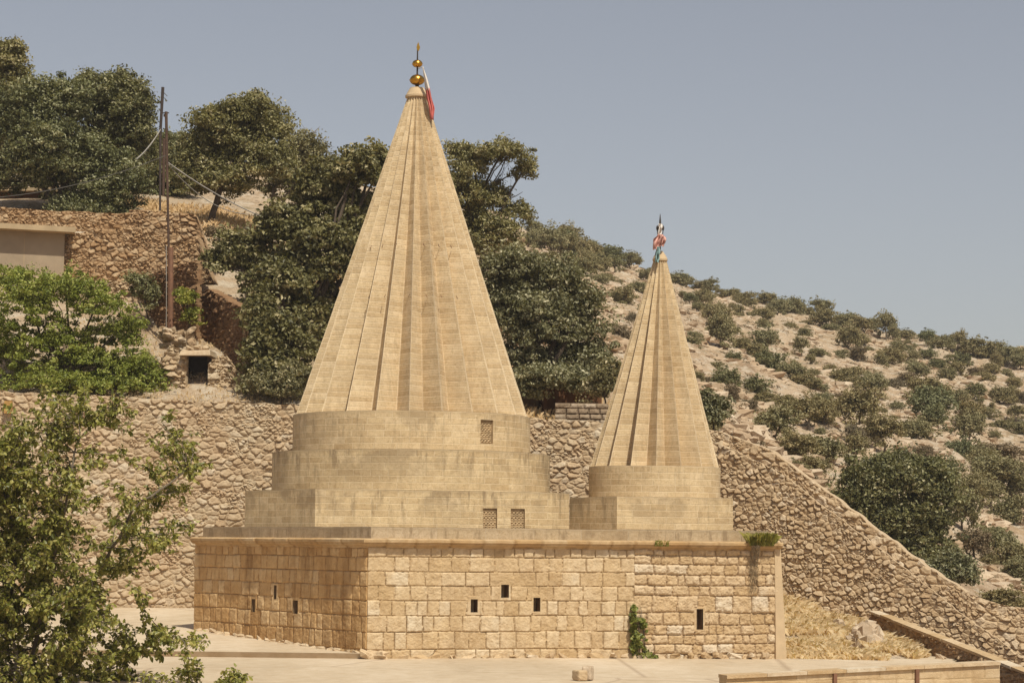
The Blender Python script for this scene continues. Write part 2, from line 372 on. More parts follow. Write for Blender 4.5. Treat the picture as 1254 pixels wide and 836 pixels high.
def panel(name, P0, P1, top, bot, mat, parent=None, res=.03, kind='rubble', sx=.34, sy=.22, depth=.07, seed=1, thick=.4, batter=0., mix=1., jx=1.,
          rows=None, wid=(.25, .5), holes=(), rough=1., joint=.015, flush=.0, origin=None, topn=.03, bend=0.):
    """vertical stone face from P0 to P1 (xy); top, bot: z as number or [(s,z)] with s in metres. holes: (s0,s1,z0,z1)"""
    P0 = np.array(P0[:2], float); P1 = np.array(P1[:2], float); L = np.linalg.norm(P1-P0); d = (P1-P0)/L
    n = np.array([d[1], -d[0]])                      # outward: towards the camera when P0 is left of P1
    fz = lambda q, s: np.full(s.shape, float(q)) if np.isscalar(q) else np.interp(s, [a for a, _ in q], [b for _, b in q])
    nc = max(2, int(L/res)+1); s = np.linspace(0, L, nc)
    tz = fz(top, s); bz = fz(bot, s)
    if topn: tz = tz+topn*2*fbm(s*3., s*0+seed, seed+7, 3)+topn*.8*(vn(s/sx*1.1, s*0, seed+33)-.5)
    nr = max(2, int((tz-bz).max()/res)+1)
    k = np.linspace(0, 1, nr)[:, None]
    U = np.tile(s, (nr, 1)); V = bz[None]+(tz-bz)[None]*k
    if kind == 'rubble':
        e, A, B, ox, oy = rubble_cells(U, V, sx*1.12, sy*1.12, seed)
        e2, A2, B2, ox2, oy2 = rubble_cells(U+7.3, V, sx*.58, sy*.55, seed+500)
        sm = (vn(U/sx*.55, V/sy*.5, seed+77)+.35*(B-.5)) < .47*mix
        e = np.where(sm, np.minimum(e2, np.maximum(e, .0)*1.6+.02), e); A = np.where(sm, A2*.8, A); B = np.where(sm, B2, B); ox = np.where(sm, ox2, ox); oy = np.where(sm, oy2, oy)
        e = e+.26*fbm(U*11, V*13, seed+9, 4)
        pl = sstep(0.0, .34, e)
        h = depth*(pl*(.35+1.0*A)+pl*((B-.5)*ox*2.2+(.35+1.6*(A-.5))*-oy*1.0))+depth*(1.0*fbm(U*5, V*7, seed+8, 5)+.5*fbm(U*20, V*24, seed+14, 3))*rough
        h = h*(1-flush)+flush*depth*.4
        g = (1-sstep(.0, .10, e))*.8
        if flush: g = np.maximum(g, flush*.9*(1-sstep(.1, .25, e)))
        colr = np.clip(B*.8+.1+.5*fbm(U*3, V*3, seed+12, 3), 0, 1)
    else:
        rows = np.array(rows, float); Uw = U+.02*fbm(U*5, V*5, seed+20, 3)*rough*2; Vw = V+.022*fbm(U*1.2, V*3, seed+21, 3)*rough*2
        ri = np.clip(np.searchsorted(rows, Vw)-1, 0, len(rows)-2)
        h = np.zeros(U.shape); g = np.zeros(U.shape); colr = np.zeros(U.shape)
        rr = RS(seed)
        for r in range(len(rows)-1):
            hgt = rows[r+1]-rows[r]
            ws = rr.uniform(wid[0], wid[1], int(L/wid[0])+3)*(.8+.5*rr.rand()*hgt/.3); e = np.concatenate([[-.2*rr.rand()], np.cumsum(ws)])
            m = ri == r; q = np.searchsorted(e, Uw[m])-1; q = np.clip(q, 0, len(e)-2)
            dx = np.minimum(Uw[m]-e[q], e[q+1]-Uw[m])/jx; dy = np.minimum(Vw[m]-rows[r], rows[r+1]-Vw[m])
            cr = .022*rough; dd = np.where((dx < cr) & (dy < cr), cr-np.hypot(cr-np.minimum(dx, cr), cr-np.minimum(dy, cr)), np.minimum(dx, dy))
            dd = dd+.008*rough*fbm(U[m]*22, V[m]*22, seed+31, 2)*2
            a = hsh(q, np.full(q.shape, r), seed); b = hsh(q, np.full(q.shape, r), seed+1)
            h[m] = depth*(sstep(joint*.3, joint*1.6, dd)*(.75+.5*(a-.5))+.5*sstep(joint, joint*4.5, dd)*b*rough)
            g[m] = 1-sstep(joint*.5, joint*1.1, dd); colr[m] = b
        h = h+depth*rough*(.9*fbm(U*9, V*9, seed+8, 4)+.5*fbm(U*30, V*30, seed+9, 2))
        colr = np.clip(colr*.85+.08+.5*fbm(U*3, V*3, seed+12, 3), 0, 1)
    for (a_, b_, c_, e_) in holes:
        inr = (U > a_-.05) & (U < b_+.05) & (V > c_-.05) & (V < e_+.05); h = np.where(inr, depth*.9, h); g = np.where(inr, 0, g)
    off = h-batter*(V-bz[None])
    if bend: off = off+bend*np.sin(U/L*math.pi)
    X = P0[0]+d[0]*U+n[0]*off; Y = P0[1]+d[1]*U+n[1]*off
    v = np.stack([X, Y, V], -1)
    mask = None
    if holes:
        cu = (U[:-1, :-1]+U[1:, 1:])/2; cv = (V[:-1, :-1]+V[1:, 1:])/2; mask = np.ones(cu.shape, bool)
        for (a, b, c, e_) in holes: mask &= ~((cu > a) & (cu < b) & (cv > c) & (cv < e_))
    f = [grid_faces(nr, nc, mask)]
    col = np.stack([colr, g, np.zeros_like(g), np.ones_like(g)], -1).reshape(-1, 4)
    v = v.reshape(-1, 3)
    # top and side returns
    tb = v[(nr-1)*nc:].copy(); tb2 = tb.copy(); tb2[:, :2] -= n*thick
    mid = (tb+tb2)/2; mid[:, 2] += .02*fbm(s*6, s*0, seed+3)*2
    b0 = len(v); v = np.concatenate([v, mid, tb2, np.stack([tb2[:, 0], tb2[:, 1], bz], 1)]); col = np.concatenate([col, np.tile([.6, 0, 0, 1], (3*nc, 1))])
    i = np.arange(nc-1); t0 = (nr-1)*nc
    f.append(np.stack([t0+i, t0+i+1, b0+i+1, b0+i], 1)); f.append(np.stack([b0+i, b0+i+1, b0+nc+i+1, b0+nc+i], 1))
    f.append(np.stack([b0+nc+i, b0+nc+i+1, b0+2*nc+i+1, b0+2*nc+i], 1))
    for c_, fl in ((0, False), (nc-1, True)):
        ev = v[np.arange(nr)*nc+c_]; bk = ev.copy(); bk[:, :2] -= n*thick
        b1 = len(v); v = np.concatenate([v, bk]); ccol = col[np.arange(nr)*nc+c_]; col = np.concatenate([col, ccol])
        j = np.arange(nr-1); a_ = j*nc+c_; a2 = (j+1)*nc+c_
        q = np.stack([a_, a2, b1+j+1, b1+j], 1) if not fl else np.stack([a_, b1+j, b1+j+1, a2], 1)
        f.append(q)
    o = npmesh(name, v, f, mat, col=col, smooth=False, parent=parent, origin=origin)
    return o, P0, d, n, L

# ------------------------------------------------------------------ terrain
colx = [-900, -300, 0, 150, 260, 350, 480, 600, 660, 750, 880, 1000, 1100, 1254, 1700, 2400]
Yk = [60.6, 64, 67, 69.5, 72, 74, 80, 90, 105, 125, 160, 200, 260, 700]
tab = [
 [520, 495, 470, 430, 400, 350, 300, 240, 170, 130, 110, 130, 200, 420],
 [505, 490, 430, 350, 342, 300, 250, 220, 180, 150, 140, 150, 200, 420],
 [503, 490, 430, 350, 342, 300, 250, 222, 185, 158, 165, 185, 230, 450],
 [505, 488, 430, 396, 342, 300, 255, 232, 200, 178, 180, 200, 240, 450],
 [508, 484, 430, 410, 345, 284, 268, 245, 222, 200, 200, 215, 260, 460],
 [512, 492, 455, 420, 385, 340, 290, 258, 238, 218, 215, 225, 270, 465],
 [520, 500, 480, 460, 430, 400, 345, 300, 272, 250, 240, 245, 290, 470],
 [528, 510, 498, 480, 465, 445, 395, 350, 320, 295, 270, 262, 310, 480],
 [532, 514, 508, 498, 484, 470, 440, 405, 370, 338, 310, 293, 330, 490],
 [560, 540, 530, 520, 510, 500, 475, 445, 410, 380, 345, 318, 352, 500],
 [600, 575, 562, 552, 545, 540, 525, 505, 480, 445, 400, 360, 392, 520],
 [680, 655, 645, 635, 625, 618, 598, 570, 535, 490, 432, 388, 420, 535],
 [740, 725, 712, 700, 690, 682, 655, 618, 575, 530, 462, 410, 442, 545],
 [800, 785, 772, 760, 750, 742, 722, 690, 640, 575, 492, 430, 462, 560],
 [900, 880, 865, 850, 830, 815, 780, 720, 650, 580, 500, 450, 480, 580],
 [1000, 960, 930, 900, 880, 860, 810, 740, 660, 590, 520, 480, 500, 600]]
tab = np.array(tab, float)
def cr(x, xs, M):
    """smooth column interpolation"""
    x = np.asarray(x, float); xs = np.asarray(xs, float)
    i = np.clip(np.searchsorted(xs, x)-1, 0, len(xs)-2); t = (x-xs[i])/(xs[i+1]-xs[i]); t = t*.5+.5*t*t*(3-2*t)
    return M[i]*(1-t)[..., None]+M[i+1]*t[..., None]
def ground_py(px, Y):
    px = np.atleast_1d(np.asarray(px, float)); Y = np.atleast_1d(np.asarray(Y, float))
    R = cr(px, colx, tab); out = np.empty(px.shape); lk = np.log(Yk); ly = np.log(Y)
    i = np.clip(np.searchsorted(lk, ly)-1, 0, len(Yk)-2); t = np.clip((ly-lk[i])/(lk[i+1]-lk[i]), 0, 1)
    a = np.take_along_axis(R, i[..., None], -1)[..., 0]; b = np.take_along_axis(R, i[..., None]+1, -1)[..., 0]
    return a+(b-a)*t
def find_Y(px, py):
    """first depth at which the slope projects to row py"""
    Ys = np.exp(np.linspace(math.log(64), math.log(212), 260)); r = ground_py(np.full(260, px), Ys)
    k = np.where(r <= py)[0]; return (Ys[k[0]] if len(k) else 200.)
def ground_pt(px, Y):
    return W(px, float(ground_py(px, Y)[0]), Y)
pxs = np.concatenate([np.linspace(-900, -120, 60), np.linspace(-115, 1370, 560), np.linspace(1380, 2400, 70)])
Ys = np.concatenate([np.linspace(60.7, 80, 70), np.exp(np.linspace(math.log(80.4), math.log(215), 420)), np.exp(np.linspace(math.log(220), math.log(700), 50))])
PX, YY = np.meshgrid(pxs, Ys)
PY = ground_py(PX.ravel(), YY.ravel()).reshape(PX.shape)
T = Wn(PX, PY, YY)
amp = sstep(75, 110, YY)*1.0+.12
T[..., 2] += amp*(1.1*fbm(T[..., 0]*.12, T[..., 1]*.12, 3, 3)+.8*fbm(T[..., 0]*.6, T[..., 1]*.6, 9, 5))
led = fbm(T[..., 0]*.08, T[..., 1]*.25, 77, 3)                      # rock ledges
T[..., 2] += amp*.35*np.abs(((T[..., 2]*.55+led*3) % 1)-.5)
nr, nc = PX.shape
tag(npmesh('hillside', T.reshape(-1, 3), grid_faces(nr, nc), M_hill, smooth=False), kind='structure')
def snap(px, py, dz=0):
    Y = find_Y(px, py); return ground_pt(px, Y), Y

# base ground sheet and terrace
g = MB(); g.add([(-400, -120, -1.6), (400, -120, -1.6), (400, 700, -1.6), (-400, 700, -1.6)], [(0, 1, 2, 3)])
tag(g.build('ground', M_hill), kind='structure')
g = MB()
nx, ny = 300, 140
tx = np.linspace(-14, 13.4, nx); ty = np.linspace(33, 60.9, ny); TX, TY = np.meshgrid(tx, ty)
TZ = .02*fbm(TX*.3, TY*.3, 5, 3)-.012*np.clip(TX, 0, 20)
v = np.stack([TX, TY, TZ], -1).reshape(-1, 3)
xr = XZ(1172, 0, 50)[0]
xe = np.interp(TY, [33, 36.5, 38.5, 46, 52, 56], [XZ(1228, 0, 33)[0], XZ(1228, 0, 36.5)[0], XZ(1215, 0, 38.5)[0], XZ(1180, 0, 46)[0], XZ(1165, 0, 52)[0], XZ(1110, 0, 56)[0]])
mt = (TX < xe)[:-1, :-1]
tag(npmesh('terrace', v, grid_faces(ny, nx, mt), M_ground, smooth=True), kind='structure')

# ------------------------------------------------------------------ shrine
Y0 = 47.25
def at(px, Y, z=0.): return XZ(px, z, Y)[:2]
C0 = at(450, Y0, 1.3)
def along(p, ang_dir, px_t, zref):
    """go from p in direction until photo column px_t"""
    lo, hi = 0., 30.
    d = np.array(ang_dir); s0 = proj([*p, zref])[0] < px_t
    for _ in range(50):
        m = (lo+hi)/2; x = proj([*(p+d*m), zref])[0]
        if (x < px_t) == s0: lo = m
        else: hi = m
    return p+d*lo, lo
aR = R_(17); aL = R_(37)
dR = (math.cos(aR), math.sin(aR)); dL = (-math.sin(aL), math.cos(aL))
CR, LR = along(C0, dR, 951, 1.3); CL, LL = along(C0, dL, 239, 1.3)
nR = np.array([dR[1], -dR[0]]); nL = np.array([-dL[1], dL[0]])
shrine = thing('shrine', 'pale stone shrine with two fluted conical spires on a square masonry base', 'shrine', (C0[0]+3, C0[1]+5, 0))
zrows = [-.25, .18, .555, .90, 1.22, 1.535, 1.84, 2.15, 2.36]
def zof(py, px, Y): return W(px, py, Y)[2]
def hole(px0, px1, py0, py1, P, d):
    a = along(np.array(P), d, px0, 1.2)[1]; b = along(np.array(P), d, px1, 1.2)[1]
    Y = (np.array(P)+np.array(d)*a)[1]
    return (min(a, b), max(a, b), zof(py1, px0, Y), zof(py0, px0, Y))
hR = [hole(575.5, 585, 733, 749.5, C0, dR), hole(613.3, 622.3, 715, 731.5, C0, dR), hole(652.8, 661, 731, 748, C0, dR)]
hO = [hole(852, 860, 745, 770, C0, dR)]
PJ, sJ = along(C0, dR, 776, 1.2)
# left face panel runs from CL to C0 so that it faces outwards
dLr = (-dL[0], -dL[1]); hL = []
for q in [(309.6, 313.6, 732.5, 748.7), (336.5, 339.8, 716.4, 733), (360, 365.8, 734, 751)]: hL.append(hole(*q, CL, dLr))
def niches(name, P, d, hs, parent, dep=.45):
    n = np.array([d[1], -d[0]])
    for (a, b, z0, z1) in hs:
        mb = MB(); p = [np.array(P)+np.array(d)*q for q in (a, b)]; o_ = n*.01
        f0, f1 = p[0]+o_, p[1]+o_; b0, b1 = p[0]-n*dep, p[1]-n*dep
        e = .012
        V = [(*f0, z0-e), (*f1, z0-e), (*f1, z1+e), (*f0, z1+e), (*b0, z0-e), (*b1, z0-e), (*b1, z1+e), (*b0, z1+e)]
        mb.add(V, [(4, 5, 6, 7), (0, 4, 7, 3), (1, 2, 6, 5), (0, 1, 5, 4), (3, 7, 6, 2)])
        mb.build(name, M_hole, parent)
wallR, *_ = panel('front_wall', C0, PJ, 2.36, -.25, M_ashlar, shrine, .0175, 'ashlar', rows=zrows, wid=(.22, .46), depth=.035, seed=4, thick=.3, holes=hR, rough=1., joint=.007, topn=0)
WL[wallR.name] = np.zeros(3)
rows_o = [-.25, .05, .27, .48, .70, .96, 1.33, 1.56, 1.80, 2.03, 2.22, 2.36]
hO2 = [(a-sJ, b-sJ, c, d_) for a, b, c, d_ in hO]
wallO, *_ = panel('old_front_wall', PJ, CR, 2.36, -.25, M_ashlar_o, shrine, .0175, 'ashlar', rows=rows_o, wid=(.18, .55), depth=.042, seed=11, thick=.3, holes=hO2, rough=1.6, joint=.012, topn=0)
tag(wallO, 'rough older section of irregular squared stones')
wallL, *_ = panel('side_wall', CL, C0, 2.36, -.25, M_ashlar_l, shrine, .0185, 'ashlar', rows=zrows, wid=(.21, .44), depth=.028, seed=23, thick=.3, holes=hL, rough=1.0, jx=1.5, joint=.010, topn=0)
tag(wallL, 'weathered, warm-shaded orange-brown side wall')
niches('vent_slit', C0, dR, hR, wallR); niches('vent_slit', PJ, dR, hO2, wallO); niches('vent_slit', CL, dLr, hL, wallL)
B1 = CR+np.array([-math.sin(aR), math.cos(aR)])*8; B2 = CL+np.array([2.0, 3.0])
def inset(poly, e):
    out = []; n = len(poly)
    for i in range(n):
        p0, p1, p2 = [np.array(poly[(i+k) % n][:2]) for k in (-1, 0, 1)]
        d1 = (p1-p0)/np.linalg.norm(p1-p0); d2 = (p2-p1)/np.linalg.norm(p2-p1)
        n1 = np.array([-d1[1], d1[0]]); n2 = np.array([-d2[1], d2[0]]); b = (n1+n2); b /= np.dot(b, n1); out.append(p1+b*e)
    return out
foot = [C0, CR, B1, B2, CL]       # ccw
# core, hidden behind the faces
MB().prism(inset(foot, .5), -.2, 2.42).build('roof_slab', M_plaster, shrine)
# cornice: moulded profile swept along CL-C0-CR
def sweep(name, path, prof, mat, seed, jit=.012, res=.06):
    """prof: (out, z) list; path of xy points, outward to the right of travel"""
    segs = []; pts = []; nrm = []
    path = [np.array(p[:2]) for p in path]
    ds = [(path[i+1]-path[i])/np.linalg.norm(path[i+1]-path[i]) for i in range(len(path)-1)]
    ns = [np.array([d[1], -d[0]]) for d in ds]; vs_ = []; sacc = 0; S_ = []
    for i in range(len(ds)):
        L = np.linalg.norm(path[i+1]-path[i]); k = int(L/res)+1
        for q in np.linspace(0, 1, k+1)[(0 if i == 0 else 1):]:
            n = ns[i]
            if q == 1 and i+1 < len(ds): n = ns[i]+ns[i+1]; n = n/np.dot(n, ns[i])
            pts.append(path[i]+(path[i+1]-path[i])*q); nrm.append(n); S_.append(sacc+L*q)
        sacc += L
    pts = np.array(pts); nrm = np.array(nrm); S_ = np.array(S_); P = np.array(prof)
    blk = np.floor(S_/.62+.3*np.sin(S_)); br = hsh(blk, blk*0, seed)
    jn = np.abs((S_/.62+.3*np.sin(S_)) % 1-.0) < .08
    o_ = P[:, 0][:, None]+jit*2*fbm(S_[None]*4, P[:, 1][:, None]*8, seed, 3)+((br-.5)*.03)[None]*(P[:, 0] > .02)[:, None]-.015*jn[None]*(P[:, 0] > .02)[:, None]
    z_ = P[:, 1][:, None]+jit*1.3*fbm(S_[None]*3, P[:, 1][:, None]*8, seed+5, 3)
    v = np.concatenate([pts[None]+nrm[None]*o_[..., None], z_[..., None]], -1)
    c = np.stack([np.tile(br, (len(P), 1)), np.tile(jn*.7, (len(P), 1)), v[..., 0]*0, v[..., 0]*0+1], -1)
    return npmesh(name, v.reshape(-1, 3), grid_faces(len(P), len(S_)), mat, col=c.reshape(-1, 4), parent=shrine)
sweep('cornice', [CL, C0, CR+np.array(dR)*.08], [(0, 2.33), (.03, 2.345), (.04, 2.37), (.05, 2.385), (.13, 2.40), (.155, 2.42), (.16, 2.45), (.205, 2.462), (.21, 2.515), (.15, 2.54), (-.15, 2.55)], M_cornice, 8)
# panels with uv for dressed stone
def uvwall(name, pts, z0, z1, mat, parent, z_uv_top=True, holes=None, res=.12, wav=.006, close=False, cap=True, seed=1):
    """open or closed polyline of dressed wall, thin uneven top edge; v coordinate is 0 at the top"""
    pts = [np.array(p[:2]) for p in pts]
    if close: pts = pts+[pts[0]]
    S_ = []; P = []; acc = 0; hb = sorted({round(q, 4) for h in (holes or []) for q in h[:2]})
    for i in range(len(pts)-1):
        L = np.linalg.norm(pts[i+1]-pts[i]); ss = list(np.linspace(0, L, max(1, int(L/res))+1))
        ss += [q-acc for q in hb if acc < q < acc+L]; ss = sorted(set(np.round(ss, 4)))
        for q in ss[(0 if i == 0 else 1):]: S_.append(acc+q); P.append(pts[i]+(pts[i+1]-pts[i])*min(1, q/L))
        acc += L
    S_ = np.array(S_); P = np.array(P)
    zs = list(np.linspace(z0, z1, max(2, int((z1-z0)/res)+1)))+[q for h in (holes or []) for q in h[2:]]; zs = np.array(sorted(set(np.round(zs, 4))))
    U, V = np.meshgrid(S_, zs)
    d = np.gradient(P, axis=0); d /= np.linalg.norm(d, axis=1)[:, None]; n = np.stack([d[:, 1], -d[:, 0]], 1)
    o_ = wav*2*fbm(U*.9, V*.9, seed, 3); topm = (V >= z1-1e-3)
    Z = V+topm*.012*fbm(U*2, V*0, seed+3, 3)*2
    v = np.concatenate([P[None]+n[None]*o_[..., None], Z[..., None]], -1)
    mask = None
    if holes:
        cu = (U[:-1, :-1]+U[1:, 1:])/2; cv = (V[:-1, :-1]+V[1:, 1:])/2; mask = np.ones(cu.shape, bool)
        for (a, b, c, e) in holes: mask &= ~((cu > a) & (cu < b) & (cv > c) & (cv < e))
    f = [grid_faces(len(zs), len(S_), mask)]; uv = np.stack([U, V-z1], -1).reshape(-1, 2); v = v.reshape(-1, 3)
    if cap:
        n0 = len(v); tops = v[-len(S_):]; cen = tops.mean(0)
        ins = tops+(cen-tops)*np.array([1, 1, 0])*.9; ins[:, 2] = z1+.01
        v = np.concatenate([v, ins]); uv = np.concatenate([uv, np.stack([S_, S_*0+.5], -1)])
        i = np.arange(len(S_)-1); t0 = n0-len(S_); f.append(np.stack([t0+i, t0+i+1, n0+i+1, n0+i], 1))
        f.append(np.arange(n0, n0+len(S_)-(1 if close else 0))[None])
    o = npmesh(name, v, f, mat, uv=uv, parent=parent); return o
inn = inset(foot, .13)
uvwall('parapet_curb', [inn[4], inn[0], inn[1], inn[2], inn[3]], 2.52, 2.79, M_curb, shrine, close=True, seed=3)
# ---- square step under the large spire
A1 = at(386, 49.6, 3.3)
A0, _ = along(A1, dL, 300, 3.3); A2, _ = along(A1, dR, 676, 3.3); dc = (math.cos(R_(62)), math.sin(R_(62))); A3, _ = along(A2, dc, 697, 3.3)
zs1 = W(386, 598, 49.6)[2]
LA = np.linalg.norm(A1-A0)
def whole(px0, px1, py0, py1, P, d, s0=0.):
    a = along(np.array(P), d, px0, 3.)[1]; b = along(np.array(P), d, px1, 3.)[1]; Y = (np.array(P)+np.array(d)*(a+b)/2)[1]
    return (s0+a, s0+b, zof(py1, px0, Y), zof(py0, px0, Y))
h1 = [whole(591.5, 608.7, 622, 651, A1, dR, LA), whole(625.5, 642.7, 622.5, 650.5, A1, dR, LA)]
back = [A3+np.array([-1.0, 3.6]), A0+np.array([1.6, 2.4])]
step1 = uvwall('square_step', [A0, A1, A2, A3]+back, 2.6, zs1, M_step, shrine, holes=h1, close=True, seed=5)
def screen(h, P, d, s0, parent, fn=None):
    """recessed carved window screen"""
    a, b, z0, z1 = h; n = np.array([d[1], -d[0]]); P = np.array(P); d = np.array(d)
    q0 = P+d*(a-s0); q1 = P+d*(b-s0); dep = .075
    mb = MB(); f0, f1 = q0, q1; b0, b1 = q0-n*dep, q1-n*dep
    V = [(*f0, z0), (*f1, z0), (*f1, z1), (*f0, z1), (*b0, z0), (*b1, z0), (*b1, z1), (*b0, z1)]
    mb.add(V, [(4, 5, 6, 7), (0, 4, 7, 3), (1, 2, 6, 5), (0, 1, 5, 4), (3, 7, 6, 2)])
    wn = mb.build('window', M_screen, parent)
    sb = MB(); W_ = np.linalg.norm(q1-q0)
    for k in range(4):
        zc_ = z0+(z1-z0)*(k+.5)/4.3
        for ph in (0, math.pi):
            t_ = np.linspace(.04, .96, 13)
            pts = [np.append(q0+(q1-q0)*t-n*(dep-.02), zc_+.035*math.sin(t*math.pi*4+ph)) for t in t_]
            sb.tube(pts, .016, 5)
        sb.tube([np.append(q0+(q1-q0)*t-n*(dep-.02), zc_+(z1-z0)/8.6) for t in (.02, .98)], .014, 4)
    sb.build('screen', M_screen, wn)
for h in h1: screen(h, A1, dR, LA, step1)
# ---- drums
YC = 54.0; KA = YC/F
cA = at(503.5, YC, 4)
def drum(name, c, r, z0, z1, mat, parent, seed, hole_=None, k=128):
    th = np.linspace(0, 2*math.pi, k+1)+.7*math.pi
    th = -th[::-1]                                               # ccw with outward normals
    pts = [c+r*np.array([math.cos(t), math.sin(t)]) for t in np.linspace(-math.pi*1.5, math.pi*.5, k+1)[:-1]]
    return uvwall(name, pts, z0, z1, mat, parent, holes=hole_, close=True, res=.15, wav=.012, seed=seed)
z2 = W(503, 549.5, YC-3.38)[2]; z3 = W(503, 502, YC-2.9)[2]
r2 = 169.5*KA; r3 = 145*KA
drum('round_step', cA, r2, zs1-.05, z2, M_step, shrine, 7)
# drum 3 with a window; arc position s measured from angle -270deg
def arc_s(c, r, px, zref):
    best = None
    for t in np.linspace(-math.pi, 0, 2000):
        p = c+r*np.array([math.cos(t), math.sin(t)]); x = proj([*p, zref])[0]
        if best is None or abs(x-px) < best[0]: best = (abs(x-px), t)
    return best[1]
t0 = arc_s(cA, r3, 588.3, 5); t1 = arc_s(cA, r3, 603.7, 5)
kk = 128; Lc = 2*r3*math.sin(math.pi/kk)*kk
sa = (t0+1.5*math.pi)/(2*math.pi)*Lc; sb_ = (t1+1.5*math.pi)/(2*math.pi)*Lc
Yw = (cA+r3*np.array([math.cos(t0), math.sin(t0)]))[1]
h3 = (sa, sb_, zof(542.6, 596, Yw), zof(513.5, 596, Yw))
d3 = drum('drum', cA, r3, z2-.05, z3, M_drum, shrine, 9, [h3])
p0 = cA+r3*np.array([math.cos(t0), math.sin(t0)]); p1 = cA+r3*np.array([math.cos(t1), math.sin(t1)]); dd = (p1-p0)/np.linalg.norm(p1-p0)
screen((0, np.linalg.norm(p1-p0), h3[2], h3[3]), p0, dd, 0, d3)
# ---- fluted spires
def spire(name, c, rr_, rv, npl, phase, z0, z1, rtop, shift, mat, parent, seed):
    """star-section cone: npl pleats, ridge radius rr_, valley rv (ratio kept)"""
    nz = int((z1-z0)/.1); zz = np.linspace(0, 1, nz); sub = 4
    ang = []; rad = []; uu = []
    for i in range(npl):
        a0 = phase+i*2*math.pi/npl
        for half, (aa, ra, ab, rb) in enumerate(((a0, 1., a0+math.pi/npl, rv/rr_), (a0+math.pi/npl, rv/rr_, a0+2*math.pi/npl, 1.))):
            pa = np.array([math.cos(aa), math.sin(aa)])*ra; pb = np.array([math.cos(ab), math.sin(ab)])*rb
            for q in range(sub):
                p = pa+(pb-pa)*q/sub; ang.append(math.atan2(p[1], p[0])); rad.append(np.hypot(*p)); uu.append((2*i+half+q/sub))
    ang.append(ang[0]); rad.append(rad[0]); uu.append(2*npl)
    ang = np.array(ang); rad = np.array(rad); uu = np.array(uu)*.62
    Rz = rr_*(1-zz)+rtop*zz
    wob = 1+.004*fbm(uu[None]*1.2, zz[:, None]*14, seed, 3)*2
    crs = np.floor(zz*(z1-z0)/.145); wob = wob+.0025*(hsh(np.tile(np.floor(uu/.62), (nz, 1)), np.tile(crs[:, None], (1, len(uu))), seed)-.5)
    wob[:, -1] = wob[:, 0]
    # flutes get a little shallower near the tip
    rd = rad[None]+(1-rad[None])*(.25*zz[:, None]**4)
    X = c[0]+shift[0]*zz[:, None]+Rz[:, None]*rd*wob*np.cos(ang); Y = c[1]+shift[1]*zz[:, None]+Rz[:, None]*rd*wob*np.sin(ang)
    Z = np.tile((z0+(z1-z0)*zz)[:, None], (1, len(ang)))
    v = np.stack([X, Y, Z], -1).reshape(-1, 3); uv = np.stack([np.tile(uu, (nz, 1)), Z-z0], -1).reshape(-1, 2)
    nc_ = len(ang); f = grid_faces(nz, nc_)
    n0 = len(v); v = np.concatenate([v, v[:nc_-1]*0]); v = v[:n0]
    return npmesh(name, v, [f, np.arange((nz-1)*nc_, nz*nc_-1)[None], np.arange(nc_-1)[::-1][None]], mat, uv=uv, parent=parent)
ztA = W(510.6, 120, YC)[2]; pt = W(510.6, 120, YC); shA = pt[:2]-cA
spA = spire('large_spire', cA, 143*KA, 113*KA, 23, R_(-90+1.3), z3-.02, ztA, 12*KA, shA, M_cone, shrine, 3)
tag(spA, 'large fluted conical spire')
# timber-hole rows: short dark putlog pegs
for py, xs in ((297, (452, 467, 484, 520, 538, 553)), (362, (450, 470, 500, 523, 541, 560))):
    for x in xs:
        # front surface point at this column
        z = W(x, py, YC-2)[2]; tt = (z-z3)/(ztA-z3); Rl = (143*(1-tt)+12*tt)*KA*.97; cx = cA[0]+shA[0]*tt
        X = W(x, py, YC-Rl)[0]; dx = np.clip(X-cx, -Rl*.9, Rl*.9); yy = cA[1]-math.sqrt(Rl*Rl-dx*dx)
        sgn = 1 if x > 505 else -1
        pg = MB(); pg.tube([(X, yy+.12, z), (X-.01*sgn, yy-.03, z-.01), (X+.035*sgn*-1, yy-.04, z+.05)], .008, 4); pg.build('wall_peg', M_rust, spA)
kA = lambda q: q*KA
capz = ztA
sA = lambda z: (shA[0], shA[1])
MB().lathe(cA, [(kA(11), capz-.02), (kA(14.5), capz+.0), (kA(14.5), capz+.05), (kA(13.5), capz+.07), (kA(11.5), capz+.15), (kA(9.3), capz+.22), (kA(8.8), capz+.245), (kA(2), capz+.25)], 28, sA).build('spire_cap', M_plaster, shrine, smooth=False)
tag(_c := bpy.data.objects['spire_cap'], 'smooth cap of the large spire')
def zA(py): return W(511, py, YC)[2]
fin = MB(); fin.lathe(cA, [(kA(2.2), zA(110)), (kA(2.4), zA(104)), (kA(1.2), zA(103)), (kA(1.0), zA(80)), (kA(.8), zA(60)), (kA(.3), zA(59))], 12, sA)
finial = fin.build('finial', M_dark, shrine)
def ball(py, rx, ry):
    z = zA(py); return [(kA(rx*math.cos(a)*1.0+.3), z+kA(ry*math.sin(a))*(1. if a < 0 else 1.15)) for a in np.linspace(-1.45, 1.5, 12)]
b1 = MB(); pr = ball(98.5, 9, 6.2); b1.lathe(cA, pr, 28, sA); b1.lathe(cA, [(kA(9.4), zA(98.8)), (kA(9.9), zA(98.2)), (kA(9.4), zA(97.7))], 28, sA); b1.build('ball', M_gold, finial, smooth=True)
b2 = MB(); b2.lathe(cA, ball(78.5, 6.2, 4.4), 24, sA); b2.lathe(cA, [(kA(6.2), zA(79)), (kA(6.7), zA(78.3)), (kA(6.2), zA(77.8))], 24, sA); b2.build('ball', M_gold, finial, smooth=True)
fl = MB()
cx, cy = cA+shA; zb = zA(63)
